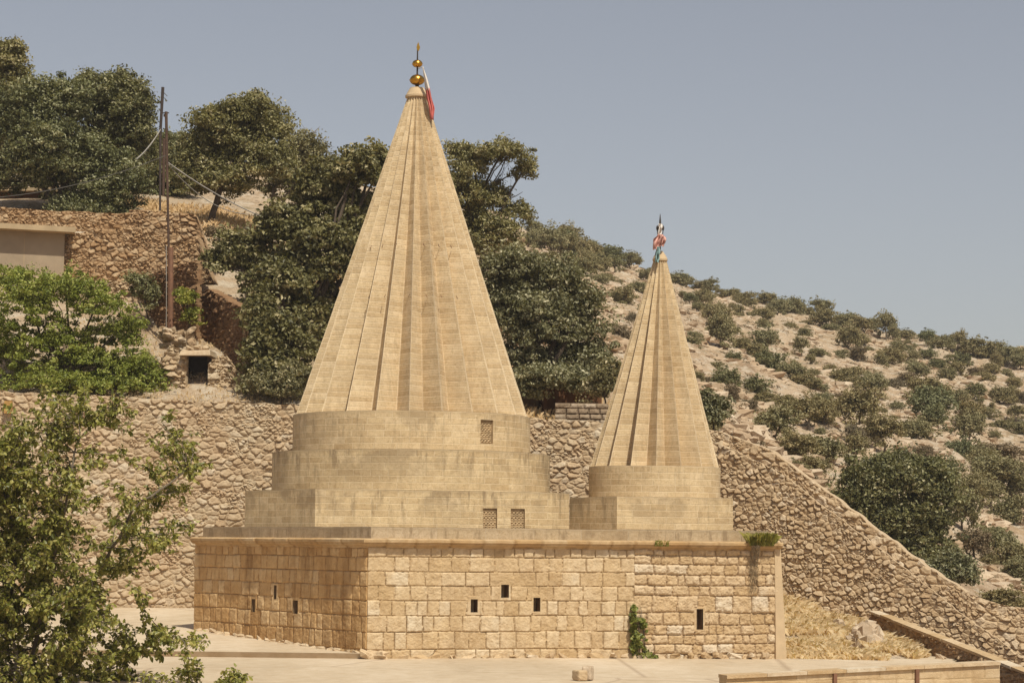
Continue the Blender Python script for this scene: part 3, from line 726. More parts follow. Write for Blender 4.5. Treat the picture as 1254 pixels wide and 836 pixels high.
prof = [(0, 0), (.5, .6), (1.6, 2.5), (2.3, 5), (1.2, 8), (.2, 11.5), (-1.3, 8.5), (-1.6, 6), (-2.2, 5.5), (-1.9, 3.5), (-.8, 1)]
for sgy in (-1, 1): pass
pf = [(cx+kA(a+.8), cy-.02, zb+kA(b)) for a, b in prof]; pb = [(x, y+.05, z) for x, y, z in pf]; n = len(pf)
fl.add(pf+pb, [tuple(range(n))[::-1], tuple(range(n, 2*n))]+[(i, (i+1) % n, n+(i+1) % n, n+i) for i in range(n)])
fl.build('flame_tip', M_gold, finial)
# ---- small spire
YB = 53.4; KB = YB/F; cB = at(801.3, YB, 3.5)
D1 = at(755.5, 51.25, 3.2); D0, _ = along(D1, dL, 697.5, 3.2); D2, _ = along(D1, dR, 897.5, 3.2)
zq = W(755, 607.5, 51.25)[2]
uvwall('small_square_step', [D0, D1, D2, D2+np.array([-1.1, 3.6]), D0+np.array([1.5, 1.9])], 2.6, zq, M_drum, shrine, close=True, seed=15)
zd = W(801, 569.5, YB-1.6)[2]
drum('small_drum', cB, 80.3*KB, zq-.05, zd, M_drum2, shrine, 17, k=96)
pB = W(808.3, 319.5, YB); shB = pB[:2]-cB
spB = spire('small_spire', cB, 79*KB, 55*KB, 16, R_(-90-2.2), zd-.02, pB[2], 8.3*KB, shB, M_cone, shrine, 6)
tag(spB, 'small fluted conical spire')
kB = lambda q: q*KB; sB = lambda z: (shB[0], shB[1])
MB().lathe(cB, [(kB(7), pB[2]-.02), (kB(9.2), pB[2]), (kB(9.4), pB[2]+.04), (kB(7.5), pB[2]+.12), (kB(5), pB[2]+.19), (kB(3.5), pB[2]+.24), (kB(1), pB[2]+.25)], 22, sB).build('small_spire_cap', M_plaster, shrine)
def zB(py): return W(808, py, YB)[2]
f2 = MB(); f2.lathe(cB, [(kB(1), zB(306)), (kB(.8), zB(280)), (kB(1.3), zB(273)), (kB(1.2), zB(271)), (kB(.3), zB(262))], 8, sB)
cxb, cyb = cB+shB
for dx in (-3.4, 3.6):
    f2.tube([(cxb+kB(dx*.4), cyb, zB(300)), (cxb+kB(dx), cyb, zB(283)), (cxb+kB(dx), cyb, zB(276))], .012, 5)
    f2.lathe((cxb+kB(dx), cyb), [(.005, zB(283)), (.028, zB(281)), (.03, zB(278)), (.005, zB(276))], 8)
f2.build('forked_finial', M_dark, shrine)
# ---- end pilaster at the right
Pq = CR+np.array(dR)*-.06
b0, b1 = Pq+nR*.10, Pq+np.array(dR)*.27+nR*.10
t0_, t1_ = Pq+nR*.04, Pq+np.array(dR)*.14+nR*.04
bk = np.array([-math.sin(aR), math.cos(aR)])
MB().hexa([(*b0, -.3), (*b1, -.3), (*(b1+bk*7), -.3), (*(b0+bk*7), -.3)], [(*t0_, 2.50), (*t1_, 2.50), (*(t1_+bk*7), 2.50), (*(t0_+bk*7), 2.50)]).build('plastered_buttress', M_plaster, shrine)
# foundation stones at the corner
fs = MB(); rr = RS(3)
def rock(mb, c, s, rs, c_=None, sub=1):
    """angular irregular stone"""
    v = []
    for x in (-1, 0, 1):
        for y in (-1, 0, 1):
            for z in (-1, 0, 1):
                if (x, y, z) == (0, 0, 0): continue
                p = np.array([x, y, z], float); p /= np.linalg.norm(p)**.55; v.append(p)
    v = np.array(v); v *= 1+.16*rs.randn(len(v), 1); v += .08*rs.randn(*v.shape)
    a = rs.rand()*6.28; ca, sa_ = math.cos(a), math.sin(a)
    tl = rs.randn(2)*.2
    v = v*np.array(s); x = v[:, 0]*ca-v[:, 1]*sa_; y = v[:, 0]*sa_+v[:, 1]*ca; z = v[:, 2]+x*tl[0]+y*tl[1]
    idx = {}; k = 0
    for X in (-1, 0, 1):
        for Y in (-1, 0, 1):
            for Z in (-1, 0, 1):
                if (X, Y, Z) == (0, 0, 0): continue
                idx[(X, Y, Z)] = k; k += 1
    f = []
    for ax in range(3):
        for sg in (-1, 1):
            for i in (-1, 0):
                for j in (-1, 0):
                    q = []
                    for (di, dj) in ((0, 0), (1, 0), (1, 1), (0, 1)):
                        t = [0, 0, 0]; t[ax] = sg; t[(ax+1) % 3] = i+di; t[(ax+2) % 3] = j+dj; q.append(idx[tuple(t)])
                    f.append(tuple(q) if sg > 0 else tuple(q[::-1]))
    mb.add(np.stack([x+c[0], y+c[1], z+c[2]], 1), f, c_ if c_ is not None else rs.rand())
for i in range(26):
    p = C0+np.array(dR)*(LR*i/26+rr.rand()*.1)+nR*(.03+.04*rr.rand())
    fs = MB(); rock(fs, (*p, .0), (.19, .07, .06+.03*rr.rand()), rr); fs.build('foundation_stone', M_ashlar_o, shrine)
for q in ((.12, .05), (.30, .1), (.0, .12)): fs = MB(); rock(fs, (C0[0]+q[0], C0[1]-q[1], .07), (.16, .13, .10), rr, .7); fs.build('foundation_stone', M_ashlar_o, shrine)
for i in range(22):
    p = C0+np.array(dL)*(LL*i/22)+nL*-.03
    fs = MB(); rock(fs, (p[0]-.03, p[1]-.03, .08+.28*i/22), (.16, .06, .05), rr, .8); fs.build('foundation_stone', M_ashlar_o, shrine)

# raised walkway slab on the left
sf0 = XZ(-120, .05, 47.9); sf1 = np.array([C0[0]+.02, C0[1]-.1, 0]); 
NSX, NSY = 60, 30
sx_ = np.linspace(0, 1, NSX); sy_ = np.linspace(0, 1, NSY)
lft = [np.array([sf0[0], 47.9]), np.array([sf0[0]-1, 60.4])]; rgt = [np.array([C0[0]+.03, C0[1]-.12]), np.array([CL[0]+3.2, 60.3])]
V = []
for b_ in sy_:
    L_ = lft[0]*(1-b_)+lft[1]*b_; R2 = rgt[0]*(1-b_)+rgt[1]*b_
    for a_ in sx_:
        p = L_*(1-a_)+R2*a_; z = .085+.56*b_
        V.append((p[0], p[1], z))
V = np.array(V); V[:, 2] += .012*fbm(V[:, 0]*.8, V[:, 1]*.8, 4, 3)
fr = V[:NSX].copy(); V[:NSX, 2] += .03; fr[:, 2] = -.05; fr[:, 1] += .10
V2 = np.concatenate([V, fr]); i = np.arange(NSX-1)
tag(npmesh('walkway', V2, [grid_faces(NSY, NSX), np.stack([NSY*NSX+i, NSY*NSX+i+1, i+1, i], 1)], M_ground), kind='structure')

# ------------------------------------------------------------------ retaining walls
def wall_thing(name, label, pts, bot, mat, seed, Yf, **kw):
    """pts: (px,py) of the top edge; Yf: depth as a function of px"""
    P0 = W(pts[0][0], pts[0][1], Yf(pts[0][0])); P1 = W(pts[-1][0], pts[-1][1], Yf(pts[-1][0]))
    L = np.linalg.norm((P1-P0)[:2]); d = (P1-P0)[:2]/L; prof = []
    xs = np.linspace(pts[0][0], pts[-1][0], 60); ys = np.interp(xs, [p[0] for p in pts], [p[1] for p in pts])
    n_ = np.array([-d[1], d[0]])
    for x, y in zip(xs, ys):
        # intersect the view ray with the wall plane
        r = W(x, y, 50.)-np.array([0, 0, ZC]); t = np.dot(P0[:2], n_)/np.dot(r[:2], n_); q = r*t
        prof.append((np.dot(q[:2]-P0[:2], d), q[2]+ZC))
    b = bot
    if not np.isscalar(bot):
        b = []
        bs = np.interp(xs, [p[0] for p in bot], [p[1] for p in bot])
        for x, y in zip(xs, bs):
            r = W(x, y, 50.)-np.array([0, 0, ZC]); t = np.dot(P0[:2], n_)/np.dot(r[:2], n_); q = r*t; b.append((np.dot(q[:2]-P0[:2], d), q[2]+ZC))
    org = np.array([P0[0], P0[1], 0.])
    o, *_ = panel(name, P0, P1, prof, b, mat, seed=seed, origin=org, **kw)
    return tag(o, label, 'wall'), (P0, P1, prof)
yl = lambda x: 60.2
left_top = [(-120, 474), (0, 479), (100, 484), (200, 489), (360, 496), (500, 503), (640, 511), (700, 514), (760, 517), (885, 528)]
wall_thing('retaining_wall', 'long tall mortared rubble retaining wall behind the spires', left_top, -.3, M_rubble, 31, yl, res=.025, sx=.24, sy=.135, depth=.06, thick=.5, flush=.15, topn=.04, mix=.9)
yr = lambda x: 60.15-(x-880)*.008
wall_thing('sloping_retaining_wall', 'dry rubble wall face sloping down to the right of the small spire', [(880, 541), (940, 570), (961, 583), (1040, 643), (1110, 697), (1178, 752), (1254, 805), (1300, 835)], -1.4, M_rubble_r, 41, yr, res=.02, sx=.165, sy=.112, depth=.055, thick=.12, topn=.05, mix=.55)
yr2 = lambda x: 60.31-(x-880)*.008
wall_thing('upper_boundary_wall', 'upper band of larger grey rubble stones following the descending wall top', [(860, 526), (885, 529), (905, 538), (940, 549), (1025, 611), (1110, 675), (1150, 703), (1184, 725)], [(880, 580), (940, 610), (1025, 680), (1110, 740), (1184, 800)], M_rubble_r, 47, yr2, res=.026, sx=.25, sy=.17, depth=.06, thick=.5, topn=.05)
wall_thing('lower_boundary_wall', 'grey rubble wall at the right edge, lower than the sloping band', [(1184, 726), (1215, 737), (1254, 744), (1330, 756)], [(1184, 800), (1330, 880)], M_rubble_r, 53, lambda x: 60.31-304*.008, res=.026, sx=.26, sy=.18, depth=.06, thick=.5, topn=.05)
# side wall with coping coming forward
def plainwall(name, label, P0, P1, z0, z1, bz, mat, seed, cop=True, **kw):
    L = np.linalg.norm(P1[:2]-P0[:2]); org = np.array([P0[0], P0[1], 0.])
    root = thing(name, label, 'wall', org)
    o, p0_, d, n, L = panel('stone_face', P0, P1, [(0, z0), (L, z1)], bz, mat, root, seed=seed, topn=0, origin=org, **kw)
    if cop:
        mb = MB(); k = 14; rr = RS(seed)
        for i in range(k):
            a, b = L*i/k, L*(i+1)/k-.008; za = z0+(z1-z0)*a/L; zb_ = z0+(z1-z0)*b/L; w0 = .06+rr.rand()*.02; jz = rr.rand()*.012
            pa = p0_+d*a; pb = p0_+d*b
            mb.hexa([(*(pa+n*w0), za), (*(pb+n*w0), zb_), (*(pb-n*.22), zb_), (*(pa-n*.22), za)], [(*(pa+n*w0), za+.055+jz), (*(pb+n*w0), zb_+.055+jz), (*(pb-n*.22), zb_+.055+jz), (*(pa-n*.22), za+.055+jz)], rr.rand())
        mb.build('coping', M_ashlar_o, root, origin=None)
    return root
Pa = W(1067, 750, 57.2); Pb = W(1300, 842, 46.5)
plainwall('garden_wall', 'low reddish rubble wall with pale flat coping descending towards the right edge', Pa, Pb, Pa[2], Pb[2], -1.5, M_rubble_d, 61, res=.03, sx=.20, sy=.12, depth=.07, thick=.3)
# foreground parapet at the lower right
Pa = W(889, 829, 36.2); Pb = W(1224, 812, 37.6)
par = thing('terrace_parapet', 'low dressed stone parapet with coping at the lower right corner', 'parapet', (Pa[0], Pa[1], 0))
zt = (Pa[2]+Pb[2])/2; L = np.linalg.norm((Pb-Pa)[:2])
dP = (Pb-Pa)[:2]/L; nP = np.array([dP[1], -dP[0]])
panel('stone_face', Pa, Pb, [(0, Pa[2]-.02), (L, Pb[2]-.02)], -.5, M_ashlar, par, res=.02, kind='ashlar', rows=[-.5, -.25, -.02, .12, .27, .6], wid=(.5, .9), depth=.008, seed=71, thick=.3, joint=.01, rough=.35, topn=0)
mb = MB(); rr = RS(5)
for i in range(7):
    a, b = L*i/7, L*(i+1)/7-.006; pa = Pa[:2]+dP*a; pb = Pa[:2]+dP*b; za = Pa[2]+(Pb[2]-Pa[2])*a/L-.018; zb_ = Pa[2]+(Pb[2]-Pa[2])*b/L-.018
    mb.hexa([(*(pa+nP*.05), za), (*(pb+nP*.05), zb_), (*(pb-nP*.33), zb_), (*(pa-nP*.33), za)], [(*(pa+nP*.05), za+.055), (*(pb+nP*.05), zb_+.055), (*(pb-nP*.33), zb_+.055), (*(pa-nP*.33), za+.055)], rr.rand())
mb.build('coping', M_ashlar_o, par)
for x in (1026, 1142):
    q = W(x, 822, 36.6); t_ = np.dot(q[:2]-Pa[:2], dP); p = Pa[:2]+dP*t_; zz = Pa[2]+(Pb[2]-Pa[2])*t_/L-.02
    MB().hexa([(*(p+nP*.06-dP*.03), -.5), (*(p+nP*.06+dP*.03), -.5), (*(p-nP*.02+dP*.03), -.5), (*(p-nP*.02-dP*.03), -.5)], [(*(p+nP*.06-dP*.03), zz), (*(p+nP*.06+dP*.03), zz), (*(p-nP*.02+dP*.03), zz), (*(p-nP*.02-dP*.03), zz)]).build('rib', M_rust, par)

# dry grass bank beside the shrine
bx = np.linspace(930, 1210, 90); bt = np.linspace(0, 1, 50)
BX, BT = np.meshgrid(bx, bt)
topy = np.interp(BX, [930, 960, 1000, 1040, 1068, 1120, 1165, 1210], [732, 736, 742, 752, 768, 785, 812, 830])
boty = np.interp(BX, [930, 1000, 1100, 1210], [812, 812, 812, 840])
BY = 51.0+(59.8-51.0)*BT
Yt = 59.8-np.clip(BX-1060, 0, 200)*.045; BY = 50.4+(Yt-50.4)*BT
BPY = boty+(topy-boty)*(BT**.8)
Bk = Wn(BX, BPY, BY); Bk[..., 2] += .10*fbm(Bk[..., 0]*1.2, Bk[..., 1]*1.2, 2, 4)*2
tag(npmesh('grassy_bank', Bk.reshape(-1, 3), grid_faces(50, 90), M_hill, smooth=True), kind='structure')
def blades(name, P, hgt, mat, rs, wd=.012, lean=.5, kind='stuff', parent=None, label=None):
    n = len(P); a = rs.rand(n)*6.28; h = hgt*(.5+rs.rand(n)); l = lean*h*(rs.rand(n)+.2)
    d = np.stack([np.cos(a), np.sin(a)], 1); sd_ = np.stack([-np.sin(a*1.7), np.cos(a*1.7)], 1)
    v = np.zeros((n, 4, 3)); v[:, 0, :2] = P[:, :2]-sd_*wd; v[:, 1, :2] = P[:, :2]+sd_*wd; v[:, 2, :2] = P[:, :2]+d*l[:, None]*.5+sd_*wd*.7; v[:, 3, :2] = P[:, :2]+d*l[:, None]
    v[:, 0, 2] = v[:, 1, 2] = P[:, 2]-.03; v[:, 2, 2] = P[:, 2]+h*.7; v[:, 3, 2] = P[:, 2]+h*(.95-.4*lean*rs.rand(n))
    i = np.arange(n)*4; f = np.concatenate([np.stack([i, i+1, i+2], 1), np.stack([i, i+2, i+3], 1)])
    c = np.repeat(rs.rand(n), 4); col = np.stack([c, c*0, c*0, c*0+1], 1)
    o = npmesh(name, v.reshape(-1, 3), f, mat, col=col, parent=parent)
    if kind: tag(o, label, None, None, kind)
    return o
rr = RS(12)
q = rr.rand(70000, 2); ci = (q[:, 0]*88).astype(int); cj = (q[:, 1]*48).astype(int)
fu = q[:, 0]*88-ci; fv = q[:, 1]*48-cj
Pg = Bk[cj, ci]*(1-fu-fv)[:, None]+Bk[cj, ci+1]*fu[:, None]+Bk[cj+1, ci]*fv[:, None]
keep = vn(Pg[:, 0]*1.6, Pg[:, 1]*1.1, 8)+.3*(vn(Pg[:, 0]*6, Pg[:, 1]*6, 18)-.5) > .36
blades('dry_grass', Pg[keep], .20, L_straw, rr, .0055, 1.1)
# rock outcrop on the bank
ob = MB()
for (x, y, Y, s) in [(1058, 784, 54, .5), (1054, 797, 53, .46), (1070, 797, 53, .46), (1064, 778, 54.4, .4), (1078, 803, 52.6, .36), (1048, 806, 52.4, .3), (1076, 790, 53.5, .32)]:
    for _ in range(6):
        p = W(x+rr.randn()*2.5, y+rr.randn()*2, Y+rr.randn()*.1); rock(ob, p-np.array([0, 0, .02]), (s*(.4+.4*rr.rand()), s*.5, s*(.55+.4*rr.rand())), rr, .5+.5*rr.rand())
o = ob.build('rock_outcrop', M_rock); tag(o, 'pale jagged rock outcrop in the dry grass right of the shrine', 'rock')
for (x, y, Y, s, lb) in [(1097, 804, 52, .2, 'low pale rock just right of the jagged outcrop on the grass bank'), (1152, 806, 51.8, .15, 'small pale rock at the right tip of the grass bank by the garden wall'), (1125, 792, 53.5, .12, 'small pale rock at the foot of the reddish garden wall'), (1027, 762, 55.6, .13, 'small rounded rock in the upper part of the dry grass bank'), (988, 796, 52.2, .16, 'brownish rock at the foot of the grass bank beside the buttress')]:
    b = MB(); rock(b, W(x, y, Y), (s, s*.9, s*.7), rr, .6); tag(b.build('rock', M_rock), lb, 'rock')
# pair of cut blocks on the terrace
Yb = 40.6
def cut_block(c, w_, d_, h_, a, seed, mat, label):
    rs_ = RS(seed); g_ = np.linspace(-1, 1, 9); mb_ = MB(); ca, sa_ = math.cos(a), math.sin(a)
    for ax in range(3):
        for sg in (-1, 1):
            A_, B_ = np.meshgrid(g_, g_); q = np.zeros((9, 9, 3)); q[..., ax] = sg; q[..., (ax+1) % 3] = A_; q[..., (ax+2) % 3] = B_*sg
            q = q.reshape(-1, 3); nn = (np.abs(q)**8).sum(1)**(1/8.); q = q/nn[:, None]
            q = q*(1+.10*fbm(q[:, 0]*1.5+q[:, 2]*2.1+seed, q[:, 1]*1.5-q[:, 2]*1.3, seed, 4)[:, None]*2)
            q = q*np.array([w_, d_, h_])/2; x = q[:, 0]*ca-q[:, 1]*sa_; y = q[:, 0]*sa_+q[:, 1]*ca
            mb_.add(np.stack([x+c[0], y+c[1], q[:, 2]+c[2]+h_/2-.01], 1), [tuple(f) for f in grid_faces(9, 9)], .3+.5*rs_.rand())
    return tag(mb_.build('stone_block', mat, origin=np.array(c)), label, 'stone block')
p = XZ(710, 0., Yb); cut_block(p, .20, .26, .19, .5, 2, M_ashlar_o, 'brown squared stone block lying at left on the terrace pavement')
p = XZ(720, 0., Yb+.1); cut_block(p, .17, .24, .26, -.3, 8, M_rock, 'taller pale stone block standing right against the brown one on the terrace')

# ------------------------------------------------------------------ upper left terraces
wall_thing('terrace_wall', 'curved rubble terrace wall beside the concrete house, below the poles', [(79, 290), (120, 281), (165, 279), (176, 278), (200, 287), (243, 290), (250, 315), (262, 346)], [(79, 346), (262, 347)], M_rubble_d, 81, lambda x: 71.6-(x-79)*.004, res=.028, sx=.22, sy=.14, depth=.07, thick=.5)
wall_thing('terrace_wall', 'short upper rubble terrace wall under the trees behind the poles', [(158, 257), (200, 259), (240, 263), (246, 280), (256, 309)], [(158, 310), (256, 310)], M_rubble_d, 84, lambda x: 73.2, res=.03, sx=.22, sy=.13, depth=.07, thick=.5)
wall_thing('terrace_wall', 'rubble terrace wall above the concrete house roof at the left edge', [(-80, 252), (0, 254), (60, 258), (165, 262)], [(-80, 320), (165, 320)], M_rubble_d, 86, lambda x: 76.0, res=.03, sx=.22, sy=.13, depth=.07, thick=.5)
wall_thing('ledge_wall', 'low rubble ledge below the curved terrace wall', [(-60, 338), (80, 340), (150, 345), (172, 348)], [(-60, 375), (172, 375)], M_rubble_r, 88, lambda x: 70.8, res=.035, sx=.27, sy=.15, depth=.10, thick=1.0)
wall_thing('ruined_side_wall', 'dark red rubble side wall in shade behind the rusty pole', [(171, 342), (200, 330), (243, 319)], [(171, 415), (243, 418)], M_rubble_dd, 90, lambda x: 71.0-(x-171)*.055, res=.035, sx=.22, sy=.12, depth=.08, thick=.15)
# ruined hut with an opening
hut = thing('ruined_hut', 'ruined stone hut with a dark cave-like opening above the long wall', 'ruin', W(262, 484, 65.4))
zlow = W(238, 500, 64.6)[2]-.5
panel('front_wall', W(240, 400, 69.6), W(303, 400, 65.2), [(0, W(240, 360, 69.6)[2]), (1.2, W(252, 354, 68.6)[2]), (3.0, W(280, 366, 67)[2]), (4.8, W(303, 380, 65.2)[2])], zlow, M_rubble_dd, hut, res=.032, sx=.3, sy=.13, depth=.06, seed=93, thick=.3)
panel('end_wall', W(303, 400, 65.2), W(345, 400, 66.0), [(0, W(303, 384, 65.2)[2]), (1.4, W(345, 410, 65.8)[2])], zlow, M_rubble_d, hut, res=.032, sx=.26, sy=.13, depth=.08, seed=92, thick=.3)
panel('lower_wall', W(254, 480, 64.6), W(306, 480, 64.8), [(0, W(255, 446, 64.6)[2]), (.5, W(264, 432, 64.6)[2]), (1.2, W(300, 470, 64.6)[2])], zlow, M_rubble, hut, res=.03, sx=.34, sy=.14, depth=.09, seed=94, thick=.15)
panel('broken_side', W(196, 460, 64.7), W(228, 460, 64.5), [(0, W(198, 442, 65)[2]), (.3, W(210, 424, 65)[2]), (.75, W(228, 430, 65)[2])], zlow, M_rubble, hut, res=.03, sx=.28, sy=.14, depth=.10, seed=95, thick=.15)
pa = W(226, 486, 64.7); pb = W(255, 437, 64.7); y0, y1 = 64.55, 65.5; mb = MB()
mb.add([(pa[0], y0, pa[2]), (pb[0], y0, pa[2]), (pb[0], y0, pb[2]), (pa[0], y0, pb[2]), (pa[0], y1, pa[2]), (pb[0], y1, pa[2]), (pb[0], y1, pb[2]), (pa[0], y1, pb[2])], [(4, 5, 6, 7), (0, 4, 7, 3), (1, 2, 6, 5), (3, 7, 6, 2)])
mb.build('opening', M_poled, hut)  # shallow recess; near-black colour stands in for the shade inside
mb = MB(); mb.hexa([(pa[0]-.12, 64.2, pb[2]+.003), (pb[0]+.12, 64.25, pb[2]+.02), (pb[0]+.15, 65.7, pb[2]+.02), (pa[0]-.1, 65.7, pb[2]+.003)], [(pa[0]-.08, 64.3, pb[2]+.14), (pb[0]+.1, 64.3, pb[2]+.18), (pb[0]+.1, 65.7, pb[2]+.2), (pa[0]-.1, 65.7, pb[2]+.15)], .7); mb.build('lintel', M_rubble, hut)
rr = RS(44)
for k in range(6): lin = MB(); rock(lin, W(228+k*4.6, 425+rr.rand()*3, 64.8), (.12, .12, .07), rr, .6); lin.build('loose_stone', M_rubble, hut)
for k in range(30): lin = MB(); rock(lin, W(198+rr.rand()*40, 402+rr.rand()*22, 65.2+rr.rand()*.6), (.13, .13, .09), rr); lin.build('loose_stone', M_rubble, hut)
# concrete house
h0 = W(-60, 300, 70.2); h1_ = W(79, 300, 71.4)
house = thing('concrete_house', 'small grey concrete house with overhanging flat slab roof at the left edge', 'house', (h1_[0], h1_[1], W(79, 340, 71.4)[2]))
dh = (h1_-h0)[:2]/np.linalg.norm((h1_-h0)[:2]); nh = np.array([dh[1], -dh[0]]); zb0 = W(40, 350, 71)[2]-.6; zr = W(60, 284, 71)[2]
q = [h0[:2], h1_[:2], h1_[:2]-nh*3, h0[:2]-nh*3]; MB().prism(q, zb0, zr).build('wall', M_conc, house)
q2 = [h0[:2]+nh*.5-dh*.2, h1_[:2]+nh*.5+dh*.28, h1_[:2]-nh*3.2+dh*.28, h0[:2]-nh*3.2-dh*.2]; MB().prism(q2, zr+.0, zr+.17).build('roof', M_slab, house)
for px_ in (30,):
    e_ = W(px_, 310, 70.8)
    t_ = np.dot(e_[:2]-h0[:2], dh); p = h0[:2]+dh*t_
    MB().hexa([(*(p+nh*.004), zb0), (*(p+dh*.02+nh*.004), zb0), (*(p+dh*.02-nh*.01), zb0), (*(p-nh*.01), zb0)], [(*(p+nh*.004), zr-.01), (*(p+dh*.02+nh*.004), zr-.01), (*(p+dh*.02-nh*.01), zr-.01), (*(p-nh*.01), zr-.01)]).build('joint_strip', M_slab, house)
# mud house at far left top (orange)
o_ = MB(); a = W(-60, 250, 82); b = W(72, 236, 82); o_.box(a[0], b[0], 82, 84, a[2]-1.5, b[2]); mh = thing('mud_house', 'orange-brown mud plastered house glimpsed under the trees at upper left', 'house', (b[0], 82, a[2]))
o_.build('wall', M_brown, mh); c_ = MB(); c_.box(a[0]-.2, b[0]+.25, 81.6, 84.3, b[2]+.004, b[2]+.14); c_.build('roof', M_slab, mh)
# brown hut right of the large spire
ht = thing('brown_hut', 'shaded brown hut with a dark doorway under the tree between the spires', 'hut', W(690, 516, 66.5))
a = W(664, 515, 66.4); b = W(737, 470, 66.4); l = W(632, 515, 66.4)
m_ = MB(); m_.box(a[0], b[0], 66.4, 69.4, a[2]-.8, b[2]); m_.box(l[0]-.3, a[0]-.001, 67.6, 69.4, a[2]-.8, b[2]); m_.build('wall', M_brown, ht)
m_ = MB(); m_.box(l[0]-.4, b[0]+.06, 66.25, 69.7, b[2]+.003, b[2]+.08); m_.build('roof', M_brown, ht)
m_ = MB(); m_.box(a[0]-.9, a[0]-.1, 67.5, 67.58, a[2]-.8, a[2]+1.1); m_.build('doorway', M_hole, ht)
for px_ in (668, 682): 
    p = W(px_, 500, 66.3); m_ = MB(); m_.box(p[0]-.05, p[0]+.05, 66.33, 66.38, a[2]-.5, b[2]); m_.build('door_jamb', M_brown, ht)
# grey block wall
P0 = W(680, 495, 61.4); P1 = W(745, 497, 61.4); zb_ = W(700, 520, 61.4)[2]; zt_ = W(700, 493.5, 61.4)[2]; hh = (zt_-zb_)/4
o, *_ = panel('block_wall', P0, P1, zt_, zb_-.3, M_block, None, res=.03, kind='ashlar', rows=[zb_-.3]+[zb_+hh*k for k in range(5)], wid=(.34, .44), depth=.05, seed=99, thick=.25, rough=1., joint=.02, topn=.0, origin=np.array([P0[0], P0[1], zb_]))
tag(o, 'low grey block wall on top of the long retaining wall between the spires', 'wall')
# yellow niche stone at the far left on the wall
m_ = MB(); p = W(10, 497, 60.05); m_.box(p[0]-.10, p[0]+.10, 60.0, 60.15, p[2]-.2, p[2]+.14); tag(m_.build('carved_stone', plain('ochre_stone', (.42, .24, .08), .95), origin=np.array([p[0], 60.1, p[2]])), 'ochre upright carved stone set into the top of the retaining wall, far left', 'carved stone')

# ------------------------------------------------------------------ poles and cables
def pole(label, pts, rad, mat, kids=(), nm='utility_pole'):
    base = pts[-1]; t = thing(nm, label, 'pole', base); b = MB(); b.tube(pts[::-1], rad, 8); b.build('shaft', mat, t)
    for nm, mb, m_ in kids: mb.build(nm, m_, t)
    return t
p_ = [W(203.5, 137, 67.6), W(204.5, 200, 67.6), W(206.5, 300, 67.6), W(208, 400, 67.6)]
k1 = MB(); k1.tube([W(199, 138.5, 67.6), W(207, 138.5, 67.6)], .02, 5); k1.tube([W(201.5, 140, 67.6), W(201.5, 143, 67.6)], .035, 6)
k2 = MB(); k2.tube([W(209, 303, 67.5), W(209, 402, 67.5)], .085, 8)
k3 = MB(); k3.tube([W(203.6, 300, 67.4), W(203.8, 350, 67.4), W(203.6, 404, 67.4)], .012, 5)
pole('tall thin brown utility pole with a thicker rusty lower sleeve', p_, [.028, .04, .046], M_pole, [('crossarm', k1, M_poled), ('rusty_sleeve', k2, M_rust), ('conduit', k3, M_wire)])
k1 = MB(); k1.tube([W(199, 118, 76), W(205, 124, 76)], .012, 4); k1.tube([W(199, 112, 76), W(205, 118, 76)], .012, 4)
pole('dark leaning utility pole standing behind, topmost against the sky', [W(199.5, 107, 76), W(196.5, 160, 76), W(196, 258, 76)], [.036, .048, .055], M_poled, [('bracket', k1, M_wired)])
# slim trunk-like strut beside the first pole
pole('slim grey-brown prop pole beside the thin utility pole', [W(201, 170, 68.4), W(200, 240, 68.4)], [.04, .05], M_pole, nm='prop_pole')
def cable(label, a, b, sag, r, mat):
    t_ = np.linspace(0, 1, 16); pts = [a+(b-a)*t-np.array([0, 0, sag*4*t*(1-t)]) for t in t_]
    m_ = MB(); m_.tube(pts, r, 5); tag(m_.build('cable', mat, origin=a), label, 'cable')
cable('pale cable running down right from the pole to the tree', W(204, 198, 67.6), W(322, 266, 69), .12, .022, M_wire)
cable('thinner greenish cable just under the pale one', W(205, 200, 67.6), W(300, 262, 70), .35, .014, M_wire)
cable('pale cable slanting down left from the dark pole', W(197, 158, 76), W(167, 195, 74), .1, .022, M_wire)
cable('thin dark cable crossing the dark trees towards the left edge', W(204, 190, 67.6), W(-20, 243, 66), .25, .012, M_wired)

# ------------------------------------------------------------------ vegetation
def unit(rs, n):
    v = rs.randn(n, 3); return v/np.linalg.norm(v, axis=1)[:, None]
def leaves(P, out, rs, size, aspect=.5, droop=.0, up=.5):
    """P (n,3) leaf centres, out (n,3) outward; returns verts (n*4), tris quads"""
    n = len(P); nrm = unit(rs, n)*.85+out*.5+np.array([0, 0, up]); nrm /= np.linalg.norm(nrm, axis=1)[:, None]
    d = np.cross(nrm, unit(rs, n)); d /= np.linalg.norm(d, axis=1)[:, None]+1e-9; d[:, 2] -= droop; d /= np.linalg.norm(d, axis=1)[:, None]
    s_ = np.cross(nrm, d); s_ /= np.linalg.norm(s_, axis=1)[:, None]+1e-9
    L = (size*(.6+.8*rs.rand(n)))[:, None]; Wd = L*aspect
    bend = nrm*L*.12
    v = np.stack([P-d*L*.5, P+s_*Wd*.5-d*L*.05+bend, P+d*L*.5, P-s_*Wd*.5-d*L*.05+bend], 1)
    return v.reshape(-1, 3)
